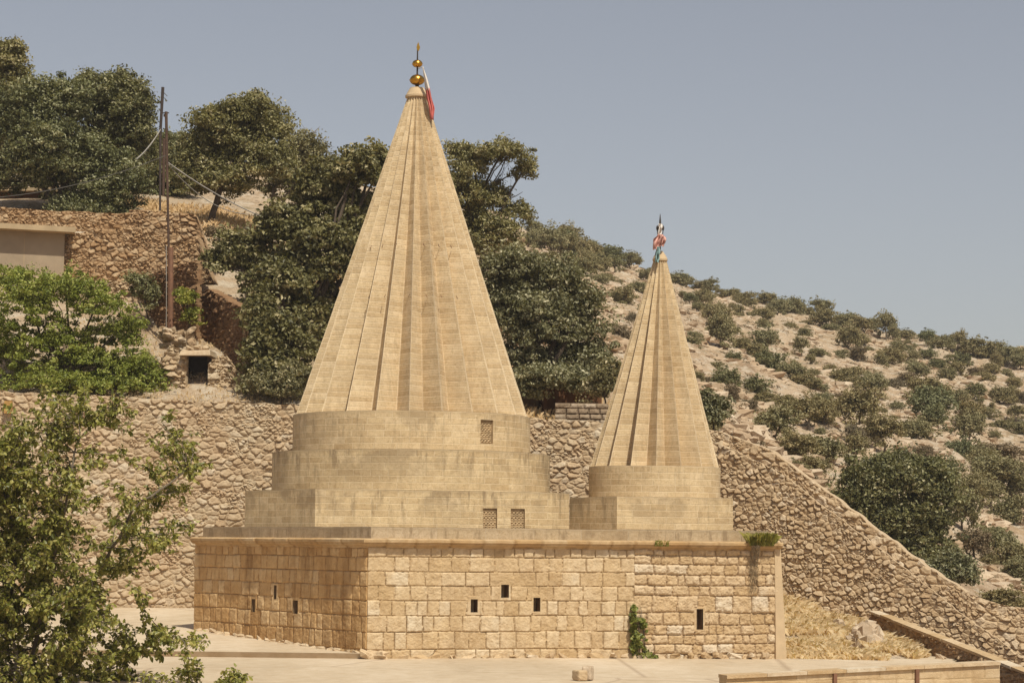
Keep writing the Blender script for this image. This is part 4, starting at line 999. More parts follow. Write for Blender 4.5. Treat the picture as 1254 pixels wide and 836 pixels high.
def leaf_obj(name, P, out, rs, size, mat, parent=None, aspect=.55, droop=0, up=.5, tone=None, origin=None):
    v = leaves(P, out, rs, size, aspect, droop, up); n = len(P); i = np.arange(n)*4
    f = np.concatenate([np.stack([i, i+1, i+2], 1), np.stack([i, i+2, i+3], 1)])
    t = np.clip((rs.rand(n)*.75+.1) if tone is None else tone*.8+.75*(rs.rand(n)-.38), 0, 1); t = np.repeat(t, 4)
    col = np.stack([t, t*0, t*0, t*0+1], 1)
    return npmesh(name, v, f, mat, col=col, parent=parent, origin=origin)
def crown_points(blobs, rs, n, clump=.42, gap=.25, per=60, seed=0):
    """blobs: (centre xyz, rx, ry, rz). leaves sit in clumps on and inside the blobs"""
    area = np.array([b[1]*b[3]+b[1]*b[2] for b in blobs]); area = area/area.sum(); P = []; O = []; T = []
    for b, a in zip(blobs, area):
        c = np.array(b[0]); r = np.array(b[1:4]); nk = max(3, int(n*a/per))
        u = unit(rs, nk); u[:, 2] = np.where(u[:, 2] < -.55, -u[:, 2]*.7, u[:, 2]); rad = 1-.55*rs.rand(nk)**1.6
        th = np.arctan2(u[:, 1], u[:, 0]); lump = vn(th*1.6+seed+c[0], u[:, 2]*2.2+c[2], 40)     # bites and bulges in the outline
        rad = rad*(.62+.80*lump)*(1+.22*(rs.rand(nk)-.4))
        cc = c+u*r*rad[:, None]
        k = per; cl = clump*(.45+1.1*rs.rand(nk)**1.5)
        w_ = unit(rs, nk*k).reshape(nk, k, 3); w_[..., 2] = np.where(w_[..., 2] < -.3, w_[..., 2]*.5, w_[..., 2])
        q = cc[:, None]+w_*cl[:, None, None]*(rs.rand(nk, k, 1)**.5)*np.array([1.1, 1.1, .85])
        P.append(q.reshape(-1, 3)); O.append(w_.reshape(-1, 3)); T.append(np.repeat(rs.rand(nk)**1.2*.75+.1, k))
    P = np.concatenate(P); O = np.concatenate(O); T = np.concatenate(T)
    return P, O, T
def limb(mb, a, b, r0, r1, rs, wob=.12, k=7, seg=8):
    a = np.array(a, float); b = np.array(b, float); L = np.linalg.norm(b-a); t = np.linspace(0, 1, seg)[:, None]
    m = (a+b)/2+rs.randn(3)*L*wob; pts = (1-t)**2*a+2*t*(1-t)*m+t*t*b; pts += rs.randn(*pts.shape)*L*.012*np.sin(t*math.pi)
    mb.tube(pts, [r0, r1], k); return pts
def tree(name, label, blobs_px, Y, base, n, leaf, mat, seed, clump=.42, bark=M_bark, tr=.14, group=None, cat='tree', depthk=.9, per=60, branches=2, aspect=.55, bare=None):
    rs = RS(seed); k = Y/F; bl = []
    for b in blobs_px:
        x, y, rx, ry = b[:4]; dy = b[4] if len(b) > 4 else rs.uniform(-1, 1)*rx*k*.5
        c = W(x, y, Y+dy); bl.append((c, rx*k, max(rx, ry)*k*depthk, ry*k))
    bp = W(*base, Y); root = thing(name, label, cat, bp, group)
    P, O, T = crown_points(bl, rs, n, clump, per=per, seed=seed)
    leaf_obj('crown', P, O, rs, leaf, mat, root, tone=T, aspect=aspect)
    mb = MB(); cen = np.mean([b[0] for b in bl], 0); fork = bp+(cen-bp)*np.array([.5, .5, .45])
    bp2 = bp-np.array([0, 0, .4]); limb(mb, bp2, fork, tr*1.25, tr*.8, rs, .05, 9)
    for b in bl:
        e = b[0]+np.array([0, 0, b[3]*.3]); pts = limb(mb, fork+(rs.rand(3)-.5)*tr, e, tr*.6, .03, rs)
        for _ in range(branches):
            u = unit(rs, 1)[0]; u[2] = abs(u[2])*.7; limb(mb, pts[rs.randint(3, 7)], b[0]+u*np.array([b[1], b[2], b[3]])*.9, tr*.25, .012, rs, k=5)
    if bare:
        for (x0, y0, x1, y1) in bare:
            a = W(x0, y0, Y); b = W(x1, y1, Y); pts = limb(mb, a, b, .035, .008, rs, k=4)
            for _ in range(4): q = pts[rs.randint(2, 7)]; limb(mb, q, q+unit(rs, 1)[0]*np.array([.4, .3, .5])+np.array([0, 0, .15]), .012, .004, rs, k=3, seg=4)
    mb.build('trunk', bark, root)
    return root
G = 'large trees on the terraces behind the spires'
tree('oak_tree', 'loose lighter evergreen tree cut by the left edge, tallest on the left', [(-6, 100, 32, 48), (14, 80, 15, 30), (8, 130, 32, 36), (20, 62, 9, 12), (-10, 160, 40, 50)], 84, (0, 262), 40000, .13, L_olive, 101, .30, group=G)
tree('oak_tree', 'broad dense dark oak right above the concrete house', [(35, 150, 48, 45), (70, 125, 40, 30), (55, 190, 60, 45), (100, 215, 55, 45), (20, 215, 45, 30), (110, 255, 42, 25), (150, 235, 34, 34), (125, 266, 46, 16), (85, 258, 30, 16)], 78, (52, 285), 100000, .118, L_dark, 102, .36, tr=.16, group=G, bare=[(60, 262, 48, 285)])
tree('oak_tree', 'round-headed dark oak with the second highest crown at upper left', [(130, 118, 42, 28), (152, 150, 34, 38), (105, 135, 30, 28), (140, 185, 48, 42), (170, 130, 16, 18)], 82, (82, 280), 68000, .118, L_dark, 103, .36, tr=.16, group=G)
tree('oak_tree', 'dark oak crown directly behind the two utility poles', [(180, 200, 28, 34), (210, 190, 24, 28), (195, 225, 36, 24), (222, 225, 22, 24)], 88, (196, 262), 34000, .12, L_dark, 104, .36, group=G)
tree('oak_tree', 'spreading green oak with a visible trunk right of the poles', [(262, 160, 34, 34), (305, 140, 34, 22), (290, 185, 52, 40), (240, 200, 22, 28), (335, 160, 22, 22), (330, 200, 34, 34), (262, 225, 40, 22), (316, 125, 12, 10)], 77, (244, 282), 72000, .115, L_olive, 105, .32, tr=.12, group=G)
tree('oak_tree', 'dry thin olive-brown oak with bare twigs between the green crowns', [(365, 195, 26, 34), (345, 225, 30, 34), (390, 215, 22, 30), (385, 245, 30, 26)], 82, (296, 292), 26000, .11, L_hill, 106, .30, bark=M_bark2, group=G, bare=[(378, 200, 392, 155), (385, 200, 402, 172), (370, 190, 380, 158)])
tree('fig_tree', 'large dark fig-like tree left of the large spire, hiding the ruin', [(430, 215, 42, 30), (462, 200, 22, 22), (400, 250, 45, 36), (350, 285, 42, 32), (296, 300, 28, 18), (285, 322, 34, 24), (335, 340, 38, 34), (400, 320, 60, 60), (385, 390, 50, 45), (345, 425, 44, 38, -5.2), (338, 466, 36, 22, -6.), (318, 385, 22, 32, -5.), (360, 380, 40, 40), (322, 440, 22, 30, -6.), (340, 350, 36, 30, -3), (440, 280, 40, 50)], 70, (372, 470), 100000, .14, L_dark, 107, .32, tr=.2, group=G, aspect=.6)
tree('oak_tree', 'open airy oak with bare limbs against the sky right of the large spire', [(575, 200, 24, 22), (618, 188, 30, 13), (643, 210, 14, 14), (565, 240, 30, 34), (598, 245, 26, 20), (580, 290, 32, 36), (635, 262, 16, 14), (610, 285, 24, 18), (560, 185, 14, 10)], 80, (585, 360), 46000, .11, L_olive, 108, .28, tr=.13, group=G, bare=[(596, 235, 618, 205), (605, 250, 640, 235), (600, 230, 640, 212)])
tree('oak_tree', 'dense grey-green tree overhanging the brown hut between the spires', [(640, 345, 42, 28), (620, 385, 36, 40), (680, 345, 36, 26), (660, 400, 48, 44), (700, 400, 34, 34), (715, 370, 22, 18), (640, 450, 40, 34), (705, 440, 38, 24), (722, 450, 20, 26), (620, 330, 34, 24), (675, 462, 30, 16), (655, 475, 18, 14), (715, 470, 16, 12), (672, 466, 34, 13, -3.), (712, 466, 26, 11, -3.), (650, 478, 14, 16, -3.), (735, 474, 9, 14, -3.), (700, 474, 12, 8, -3.2)], 68.5, (640, 500), 90000, .115, L_grey, 109, .32, tr=.16, group=G)
# shrubs
H = 'garden shrubs above the long retaining wall'
tree('shrub', 'bright green spreading shrub above the wall at far left', [(30, 380, 50, 46), (80, 360, 45, 30), (120, 375, 40, 28), (60, 430, 70, 42), (120, 450, 56, 34), (165, 460, 42, 26), (20, 345, 30, 20), (150, 410, 32, 26), (0, 440, 40, 44), (70, 470, 60, 16), (130, 474, 50, 14), (185, 468, 24, 16)], 64.5, (80, 488), 64000, .095, L_fresh, 110, .22, tr=.05, group=H, cat='shrub')
tree('shrub', 'thin olive shrub at the rubble wall left of the rusty pole', [(178, 355, 20, 18), (168, 345, 16, 10), (190, 370, 14, 16)], 69, (180, 402), 3800, .09, L_olive, 111, .22, tr=.03, group=H, cat='shrub')
tree('shrub', 'small light green sapling between rusty pole and ruined hut', [(228, 368, 12, 12), (234, 388, 9, 14), (222, 360, 8, 6)], 66.5, (234, 412), 2200, .10, L_fresh, 112, .2, tr=.02, group=H, cat='shrub')
tree('shrub', 'grey-green feathery shrub at the wall beside the large spire', [(325, 478, 22, 16), (350, 474, 22, 20), (362, 462, 16, 18)], 62.5, (344, 494), 9000, .10, L_grey, 113, .22, tr=.03, group=H, cat='shrub')
tree('shrub', 'grey-green shrub peeping out at left of the small spire', [(742, 470, 14, 20), (730, 480, 14, 16), (750, 455, 10, 14)], 64, (740, 502), 6000, .10, L_grey, 114, .22, tr=.03, group=H, cat='shrub')
tree('shrub', 'grey-green shrub on the wall top right beside the small spire', [(872, 512, 15, 16), (882, 500, 9, 14), (866, 495, 12, 12)], 61.6, (874, 532), 5500, .10, L_grey, 115, .2, tr=.03, group=H, cat='shrub')
tree('shrub', 'dark ball of dead brush beside the trunk above the terrace wall', [(268, 287, 16, 8)], 72, (268, 296), 2500, .08, L_hillb, 116, .14, tr=.02, group=H, cat='shrub')
# hill shrubs ------------------------------------------------------------
protos = []
def hill_proto(seed, mat, nm='hill_oak'):
    rs = RS(seed); bl = []
    for _ in range(rs.randint(3, 6)):
        a = rs.rand()*6.28; bl.append((np.array([math.cos(a)*.45, math.sin(a)*.45, .75+rs.rand()*.55]), .58+.15*rs.rand(), .55, .52+.15*rs.rand()))
    bl.append((np.array([0, 0, 1.0]), .75, .75, .72))
    if seed % 2: bl = [(b[0]*np.array([1.1, 1.1, .62]), b[1], b[2], b[3]) for b in bl]
    bl += [(np.array([rs.uniform(-.9, .9), rs.uniform(-.9, .9), .3]), .3, .3, .3) for _ in range(2)]
    P, O, T = crown_points(bl, rs, 5600, .22, per=26, seed=seed)
    v = leaves(P, O, rs, .105, .7); n = len(P); i = np.arange(n)*4
    f = np.concatenate([np.stack([i, i+1, i+2], 1), np.stack([i, i+2, i+3], 1)]); t = np.repeat(np.clip(T+.3*(rs.rand(n)-.5), 0, 1), 4)
    crown = (v, f, np.stack([t, t*0, t*0, t*0+1], 1))
    mb = MB(); limb(mb, (0, 0, -.3), (.05, 0, .55), .07, .05, rs, .05, 6, 5)
    for b in bl[:4]: limb(mb, (0.03, 0, .4), b[0], .045, .015, rs, .1, 4, 5)
    return crown, mb, mat
def inst_hill(c, me_c, me_t, s, rz, label):
    r = bpy.data.objects.new('hill_oak', None); COL.objects.link(r); r.location = c; r.scale = s; r.rotation_euler = (0, 0, rz); r.empty_display_size = .2
    tag(r, label, 'tree', 'small oaks scattered over the hillside')
    for nm, me in (('crown', me_c), ('trunk', me_t)):
        o = bpy.data.objects.new(nm, me); COL.objects.link(o); o.parent = r
    return r
def mesh_of(o):
    me = o.data; bpy.data.objects.remove(o); return me
kinds = {}
for key, mat, cnt in (('g', L_hill, 5), ('d', L_hilld, 3), ('b', L_hillb, 2)):
    for q in range(cnt):
        cr_, mb, m_ = hill_proto(200+q*7+ord(key), mat)
        kinds.setdefault(key, []).append((mesh_of(npmesh('hill_oak_crown', cr_[0], cr_[1], mat, col=cr_[2])), mesh_of(mb.build('hill_oak_trunk', M_bark2))))
c5 = [(20,60,25),(60,42,22),(110,85,30),(185,80,32),(80,155,17),(130,150,15),(175,150,34),(185,200,25),(265,120,30),(310,125,34),(240,140,25),(415,120,35),(365,125,25),(290,195,25),(360,230,30),(420,185,36),(460,210,20),(520,175,35),(575,165,20),(600,205,35),(640,195,30),(690,220,35),(770,230,30),(720,245,22),(855,250,30,'d'),(920,270,35),(980,280,30),(1060,290,38),(1120,300,38),(1180,320,40),(1240,345,30),(1245,295,15),(100,285,30),(150,300,30),(200,270,38),(225,350,52,'d'),(60,340,27,'d'),(340,295,25),(395,305,22),(310,355,15),(375,340,18),(530,270,45),(570,255,30),(565,320,30,'b'),(505,310,25),(615,300,18),(700,320,42),(670,350,25),(740,295,22),(775,300,20),(805,330,22),(860,320,28,'d'),(890,365,28,'d'),(990,340,32,'d'),(970,385,25),(1055,385,25,'b'),(1115,380,30),(1120,420,15),(455,380,28),(540,400,50),(610,400,18),(385,385,22),(300,400,38),(345,425,35),(170,440,48,'d'),(30,445,42,'d'),(370,430,35),(430,465,15),(190,500,35),(280,510,50),(60,500,30,'b'),(370,570,58),(430,560,55),(430,510,35),(120,530,30,'b'),(630,470,40),(720,440,35,'b'),(760,430,32,'b'),(820,400,35),(860,480,62),(900,570,60,'d'),(880,600,45,'d'),(830,620,55),(800,640,50),(570,590,60),(560,650,30,'b'),(680,665,58),(225,630,62),(340,720,62),(420,700,60),(310,770,50),(380,760,50),(980,490,30),(1045,480,35,'d'),(940,420,25),(1090,550,35),(1140,490,25),(1190,490,38),(1185,395,22),(1205,430,25),(1030,580,42),(1030,640,48),(1165,600,30),(1225,560,30),(1235,620,35),(980,710,45,'d'),(1050,710,52),(1130,750,55,'b'),(1180,715,30),(1100,790,50),(1230,790,30),(10,250,50),(-10,170,40),(20,210,40),(700,750,45),(960,800,40,'d'),(10,560,25,'d')]
hl = [(880+c[0]/3.353, 340+c[1]/3.353, c[2]/3.353, c[3] if len(c) > 3 else 'g') for c in c5]
c3 = [(50,50,40),(130,85,33),(20,90,40,'d'),(235,115,38,'d'),(255,155,33,'d'),(315,135,33),(110,120,30),(150,180,45),(215,215,33),(262,235,20),(190,235,22),(355,250,38),(375,195,25),(285,290,36),(275,320,28),(235,430,32),(290,480,33,'b'),(95,425,36,'d'),(530,215,34),(560,205,22),(615,230,22),(660,245,28),(575,300,25,'d'),(630,285,34),(585,460,28),(590,490,28),(320,400,20,'b'),(640,310,20)]
hl += [(680+c[0]/3.482, 280+c[1]/3.482, c[2]/3.482, c[3] if len(c) > 3 else 'g') for c in c3]
c4 = [(225,300,24),(265,325,36),(320,315,26),(360,345,34),(345,385,34),(150,340,32),(345,560,26),(300,340,30),(200,320,20),(250,360,30),(395,375,24),(110,330,24),(400,330,20)]
hl += [(560+c[0]/2.32, 160+c[1]/2.32, c[2]/2.32, c[3] if len(c) > 3 else 'g') for c in c4]
c8 = [(560,360,42),(590,430,40,'b'),(660,440,42),(705,470,40),(650,250,45),(640,300,40),(690,585,45),(710,350,38),(720,520,35),(735,600,30),(620,200,40),(725,280,34),(640,480,20),(520,300,25),(575,300,30)]
hl += [(940+c[0]/2.347, 480+c[1]/2.347, c[2]/2.347, c[3] if len(c) > 3 else 'g') for c in c8]
rs = RS(77); known = np.array([(a, b, c) for a, b, c, _ in hl])
def ridge(px): return float(ground_py(px, 200)[0])
big = [(1095, 630, 75, 75)]
tries = 0; extra = []
while len(extra) < 95 and tries < 6000:
    tries += 1
    x = rs.uniform(640, 1300); r0 = ridge(x); y = r0+ (rs.rand()**1.4)*(700-r0)
    wy = np.interp(x, [0, 885, 940, 1025, 1110, 1184, 1254, 1400], [500, 525, 545, 605, 670, 720, 738, 760])
    if y > wy+5 or ((x-1095)/80)**2+((y-630)/85)**2 < 1: continue
    if rs.rand() < .25: y = r0+rs.uniform(-2, 16)
    rr_ = rs.uniform(3, 7.5)*(1+.6*(y-r0)/250)
    al = np.concatenate([known, np.array(extra).reshape(-1, 3)]) if extra else known
    if np.any(np.hypot(al[:, 0]-x, (al[:, 1]-y)*1.2) < (al[:, 2]+rr_)*.85): continue
    extra.append((x, y, rr_))
hl += [(a, b, c, 'gggb'[rs.randint(4)]) for a, b, c in extra]
for x in np.arange(1262, 1500, 17): hl.append((x, ridge(x)+rs.uniform(-3, 60), rs.uniform(7, 13), 'g'))
hl = [h for h in hl if not (((h[0]-1095)/66)**2+((h[1]-632)/68)**2 < 1)]
# labels: a belt down the slope, and the order from the left within the belt
ordn = ['first', 'second', 'third', 'fourth', 'fifth', 'sixth', 'seventh', 'eighth', 'ninth', 'tenth', 'eleventh', 'twelfth', 'thirteenth', 'fourteenth', 'fifteenth', 'sixteenth', 'seventeenth', 'eighteenth', 'nineteenth', 'twentieth']
belts = [(-99, 12, 'on the skyline'), (12, 40, 'just under the skyline'), (40, 75, 'high on the slope'), (75, 115, 'midway up the slope'), (115, 165, 'low on the slope'), (165, 999, 'at the slope foot')]
def zone(x):
    for a, b, n_ in ((0, 745, 'left of the small spire'), (745, 905, 'right of the small spire'), (905, 1010, 'above the sloping wall'), (1010, 1110, 'behind the big dark tree'), (1110, 1190, 'right of the big dark tree'), (1190, 9999, 'at the right edge')):
        if a <= x < b: return n_
ent = []
for (x, y, r, k) in hl:
    d_ = y-ridge(x); bn = next(n_ for a, b, n_ in belts if a <= d_ < b); ent.append([x, y, r, k, bn, zone(x)])
ent.sort(key=lambda e: e[0]); cntr = {}
tone = {'g': 'olive-green', 'd': 'dark green', 'b': 'dry brownish'}
rs = RS(5)
for e in ent:
    x, y, r, k, bn, zn = e; key = (k, bn, zn); cntr[key] = cntr.get(key, 0)+1; e.append(cntr[key])
for x, y, r, k, bn, zn, i in ent:
    tot = cntr[(k, bn, zn)]
    sz = ''
    lb = f"{tone[k]} oak, {bn}, {zn}" if tot == 1 else f"{ordn[min(i-1, 19)]} {tone[k]} oak from left, {bn}, {zn}"
    c, Yt_ = snap(x, y+r*.95)
    s = r*Yt_/F*1.48; c = c-np.array([0, 0, .1])
    me_c, me_t = kinds[k][rs.randint(len(kinds[k]))]
    inst_hill(c, me_c, me_t, (s*rs.uniform(.8, 1.35), s*rs.uniform(.85, 1.15), s*rs.uniform(.82, 1.25)), rs.rand()*6.28, lb)
tree('broadleaf_tree', 'large dense dark green tree standing behind the sloping wall', [(1060, 600, 34, 36), (1100, 585, 44, 28), (1140, 600, 28, 36), (1085, 640, 52, 36), (1135, 650, 32, 36), (1115, 680, 34, 24), (1050, 625, 26, 24)], 76, (1118, 716), 80000, .125, L_dark, 301, .36, tr=.2)
tree('broadleaf_tree', 'smaller grey-green bush at the lower foot of the big dark tree', [(1160, 695, 24, 18), (1178, 705, 16, 15), (1150, 705, 14, 12)], 70, (1168, 730), 10000, .12, L_grey, 302, .28, tr=.06)
# loose rocks over the hillside (uncountable)
rb = MB(); rs = RS(9); vv = []
nR_ = 12000
base_v = []; tmp = MB(); rock(tmp, (0, 0, 0), (1, 1, 1), rs); bv = tmp.v[0]; bf = np.array(tmp.f[4])
xs = rs.uniform(560, 1400, nR_); Yr = np.exp(rs.uniform(math.log(78), math.log(206), nR_)); py_ = ground_py(xs, Yr); C = Wn(xs, py_, Yr)
ok = vn(C[:, 0]*.15, C[:, 1]*.15, 31) > .35; C = C[ok]; n = len(C)
C[:, 2] += 1.0*(1.1*fbm(C[:, 0]*.12, C[:, 1]*.12, 3, 3)+.8*fbm(C[:, 0]*.6, C[:, 1]*.6, 9, 5))+.05
s_ = (.08+.34*rs.rand(n)**3.5)[:, None, None]; a = rs.rand(n)*6.28
Rm = np.zeros((n, 3, 3)); Rm[:, 0, 0] = np.cos(a); Rm[:, 0, 1] = -np.sin(a); Rm[:, 1, 0] = np.sin(a); Rm[:, 1, 1] = np.cos(a); Rm[:, 2, 2] = 1
vv = np.einsum('nij,kj->nki', Rm, bv*np.array([1.5, .9, .55]))*s_*(1+.15*rs.randn(n, len(bv), 1))+C[:, None]
ff = (bf[None]+(np.arange(n)*len(bv))[:, None, None]).reshape(-1, 4); cc = np.repeat(rs.rand(n), len(bv)); 
tag(npmesh('hillside_rocks', vv.reshape(-1, 3), ff, M_rock, col=np.stack([cc, cc*0, cc*0, cc*0+1], 1)), kind='stuff')
# low dry scrub between the oaks (uncountable)
rs = RS(19); nS = 2600; xs = rs.uniform(560, 1400, nS); Yr = np.exp(rs.uniform(math.log(80), math.log(206), nS)); C = Wn(xs, ground_py(xs, Yr), Yr)
ok = vn(C[:, 0]*.09, C[:, 1]*.09, 61)+.5*(vn(C[:, 0]*.4, C[:, 1]*.4, 62)-.5) > .42; C = C[ok]
C[:, 2] += 1.1*fbm(C[:, 0]*.12, C[:, 1]*.12, 3, 3)+.8*fbm(C[:, 0]*.6, C[:, 1]*.6, 9, 5)
n = len(C); sc_ = .12+.35*rs.rand(n)**2; k = 46; w_ = unit(rs, n*k).reshape(n, k, 3); w_[..., 2] = np.abs(w_[..., 2])
P = C[:, None]+w_*sc_[:, None, None]*rs.rand(n, k, 1)**.4*np.array([1.3, 1.3, .8])
v = leaves(P.reshape(-1, 3), w_.reshape(-1, 3), rs, .11, .7); n = n*k; i = np.arange(n)*4
f = np.concatenate([np.stack([i, i+1, i+2], 1), np.stack([i, i+2, i+3], 1)]); tt = np.repeat(np.repeat(rs.rand(n//k)*.8, k)+.2*rs.rand(n), 4)
tag(npmesh('low_scrub', v, f, L_hillb, col=np.stack([tt, tt*0, tt*0, tt*0+1], 1)), kind='stuff')
# dry grass on the upper terraces
def grass_patch(n, pxr, Yr_, h, name, seed):
    rs = RS(seed); x = rs.uniform(*pxr, n); Y = rs.uniform(*Yr_, n); P = Wn(x, ground_py(x, Y), Y); P[:, 2] += .12*(1.1*fbm(P[:, 0]*.12, P[:, 1]*.12, 3, 3)+.8*fbm(P[:, 0]*.6, P[:, 1]*.6, 9, 5))
    blades(name, P[vn(P[:, 0], P[:, 1], seed) > .3], h, L_dry, rs, .016, .7)
grass_patch(3500, (90, 360), (62.5, 71), .10, 'dry_grass', 5)
grass_patch(9000, (150, 420), (73.6, 84), .22, 'dry_grass', 6)
grass_patch(5000, (560, 780), (61.5, 75), .25, 'dry_grass', 7)

# ivy and weeds on the shrine wall
rs = RS(21)
s0_ = along(C0, dR, 769, 1.)[1]; P = []
root = thing('ivy', 'green leafy ivy climbing from the pavement up the joint of the front wall', 'plant', (*(C0+np.array(dR)*(s0_+.2)+nR*.1), 0))
n = 2600; z = rs.rand(n)**.9*1.12
wl = np.interp(z, [0, .25, .6, 1.0, 1.12], [.0, .0, .02, .05, .1]); wr = np.interp(z, [0, .12, .2, .6, .9, 1.12], [.58, .55, .42, .34, .27, .14])
s__ = wl+(wr-wl)*rs.rand(n); cl = vn(s__*11, z*11, 3) > .42; s__ = s__[cl]; z = z[cl]; n = len(z)
out = .05+.16*rs.rand(n)*vn(s__*8, z*8, 9)*2; z = z+.08*fbm(s__*9, z*9, 4, 2)*2; s__ = s__+.16*fbm(z*6, s__*6, 14, 3)*2
P = np.concatenate([C0[None]+np.array(dR)[None]*(s0_+s__)[:, None]+nR[None]*out[:, None], z[:, None]], 1)
leaf_obj('foliage', P, np.tile([*nR, .3], (n, 1)), rs, .085, L_fore, root, aspect=.75)
mb = MB()
for k in range(6):
    sx0 = s0_+.08+.06*k; limb(mb, (*(C0+np.array(dR)*sx0+nR*.07), 0), (*(C0+np.array(dR)*(s0_+.12+.03*k)+nR*.08), .6+.1*k), .012, .005, rs, .08, 4)
mb.build('stem', M_bark2, root)
def weed(name, label, px0, px1, z0, z1, n, hang=False, seed=1, mat=L_weed):
    rs = RS(seed); a = along(C0, dR, px0, z0)[1]; b = along(C0, dR, px1, z0)[1]
    s_ = a+(b-a)*rs.rand(n); o = .10+.12*rs.rand(n); B = np.concatenate([C0[None]+np.array(dR)[None]*s_[:, None]+nR[None]*o[:, None], np.full((n, 1), z0)], 1)
    root = thing(name, label, 'plant', (*B[:, :2].mean(0), z0)); blades('tuft', B, (z1-z0)*.75, mat, rs, .009, .8, kind=None, parent=root)
    return root, a, b
r_, a, b = weed('weed', 'yellow-green weed tuft on the cornice at the right end of the shrine', 914, 943, 2.48, 2.78, 800, seed=2)
rs = RS(3); n = 700; zz = 2.45-rs.rand(n)**1.5*1.05; ss = a+(b-a)*(.05+.35*rs.rand(n)); P = np.concatenate([C0[None]+np.array(dR)[None]*ss[:, None]+nR[None]*(.08+.14*np.clip((zz-2.1)/.35, 0, 1)+.06*rs.rand(n))[:, None], zz[:, None]], 1)
leaf_obj('hanging_roots', P, np.tile([0, 0, -1.], (n, 1)), rs, .06, L_hillb, r_, aspect=.18, droop=2.)
weed('weed', 'small yellow-green weed on the cornice above the ivy', 798, 815, 2.46, 2.58, 120, seed=5)

# ------------------------------------------------------------------ cloths on the finials
def cloth(name, label, path, wid, mats, rs, ybase, origin):
    """hanging folded strip: path px points top to bottom, widths px"""
    root = thing(name, label, 'cloth', origin)
    n = 26; t = np.linspace(0, 1, n); X = np.interp(t, np.linspace(0, 1, len(path)), [p[0] for p in path]); Yp = np.interp(t, np.linspace(0, 1, len(path)), [p[1] for p in path]); Wd = np.interp(t, np.linspace(0, 1, len(wid)), wid)
    m = 12; parts = {}
    for (t0, t1, nm, mat) in mats:
        rows_ = [i for i in range(n) if t0-1e-6 <= t[i] <= t1+.045]; V = []
        for i in rows_:
            for j in range(m):
                u = j/(m-1)-.5; yy = ybase+.06*math.sin(u*14+t[i]*3)+.03*math.sin(t[i]*9+u*5)
                V.append(W(X[i]+u*Wd[i]+.4*math.sin(t[i]*12+j), Yp[i]+1.2*math.sin(u*9)*t[i], yy))
        o = npmesh(nm, np.array(V), grid_faces(len(rows_), m), mat, smooth=True, parent=root)
        md = o.modifiers.new('thick', 'SOLIDIFY'); md.thickness = .008
    return root
fx = cA+shA
cloth('prayer_cloth', 'long white and red cloth hanging from the golden finial of the large spire', [(518, 82), (520, 92), (523.5, 108), (526, 122), (529, 134), (529.5, 146)], [1.0, 2.5, 5, 6.5, 6, 3.5], [(0, .40, 'white_half', M_white), (.40, 1, 'red_half', M_red)], RS(1), YC-.35, (fx[0]+.2, YC-.35, zA(84)))
mbk = MB(); mbk.tube([W(512, 84, YC), W(518.2, 83, YC-.35)], .008, 4)
tag(mbk.build('cord', M_wire), 'thin cord tying the white and red cloth to the golden finial', 'cord')
cloth('prayer_cloth', 'faded pink cloth knotted around the forked finial of the small spire', [(809, 287), (807, 292), (805.5, 298), (803, 305)], [6, 13, 12, 5], [(0, 1, 'cloth', M_pink)], RS(2), YB-.10, (pB[0], YB-.1, zB(292)))
cloth('prayer_cloth', 'pink-red cloth bunch at right of the small spire finial', [(812, 289), (813, 295), (811, 301)], [4, 6, 4], [(0, 1, 'cloth', M_pink)], RS(6), YB-.18, (pB[0]+.05, YB-.18, zB(292)))
cloth('prayer_cloth', 'pale teal cloth hanging over the cap of the small spire', [(806, 302), (805.5, 309), (805, 315), (805, 320.5)], [3.5, 5.5, 5.5, 4], [(0, 1, 'cloth', M_teal)], RS(3), YB-.26, (pB[0], YB-.26, zB(306)))
cloth('prayer_cloth', 'white cloth strips tied between the forks of the small finial', [(808.6, 274), (808.5, 280), (807.5, 289)], [5, 5, 4], [(0, 1, 'cloth', M_white)], RS(4), YB-.04, (pB[0], YB-.04, zB(280)))

# ------------------------------------------------------------------ foreground tree
def fore_leaves(P, D, rs, size):
    """pointed, folded leaves hanging from twig points; D twig directions"""
    n = len(P); d = unit(rs, n)*.8+D*.5; d[:, 2] -= .45; d /= np.linalg.norm(d, axis=1)[:, None]
    nr_ = unit(rs, n)*.8+np.array([.1, -.35, .9]); nr_ -= d*np.sum(nr_*d, 1)[:, None]; nr_ /= np.linalg.norm(nr_, axis=1)[:, None]+1e-9
    s_ = np.cross(nr_, d); L = (size*(.55+.75*rs.rand(n)))[:, None]; w_ = L*.30
    v = np.stack([P, P+d*L*.35+s_*w_+nr_*L*.08, P+d*L*.75+s_*w_*.75+nr_*L*.05, P+d*L-nr_*L*.08, P+d*L*.75-s_*w_*.75+nr_*L*.05, P+d*L*.35-s_*w_+nr_*L*.08], 1)
    return v.reshape(-1, 3)
rs = RS(55); YF = 38.5; root = thing('foreground_tree', 'leafy green broadleaf tree in the lower left corner in front of the terrace', 'tree', W(10, 900, YF))
br = MB(); LP = []; LD = []
bp = W(5, 990, YF)
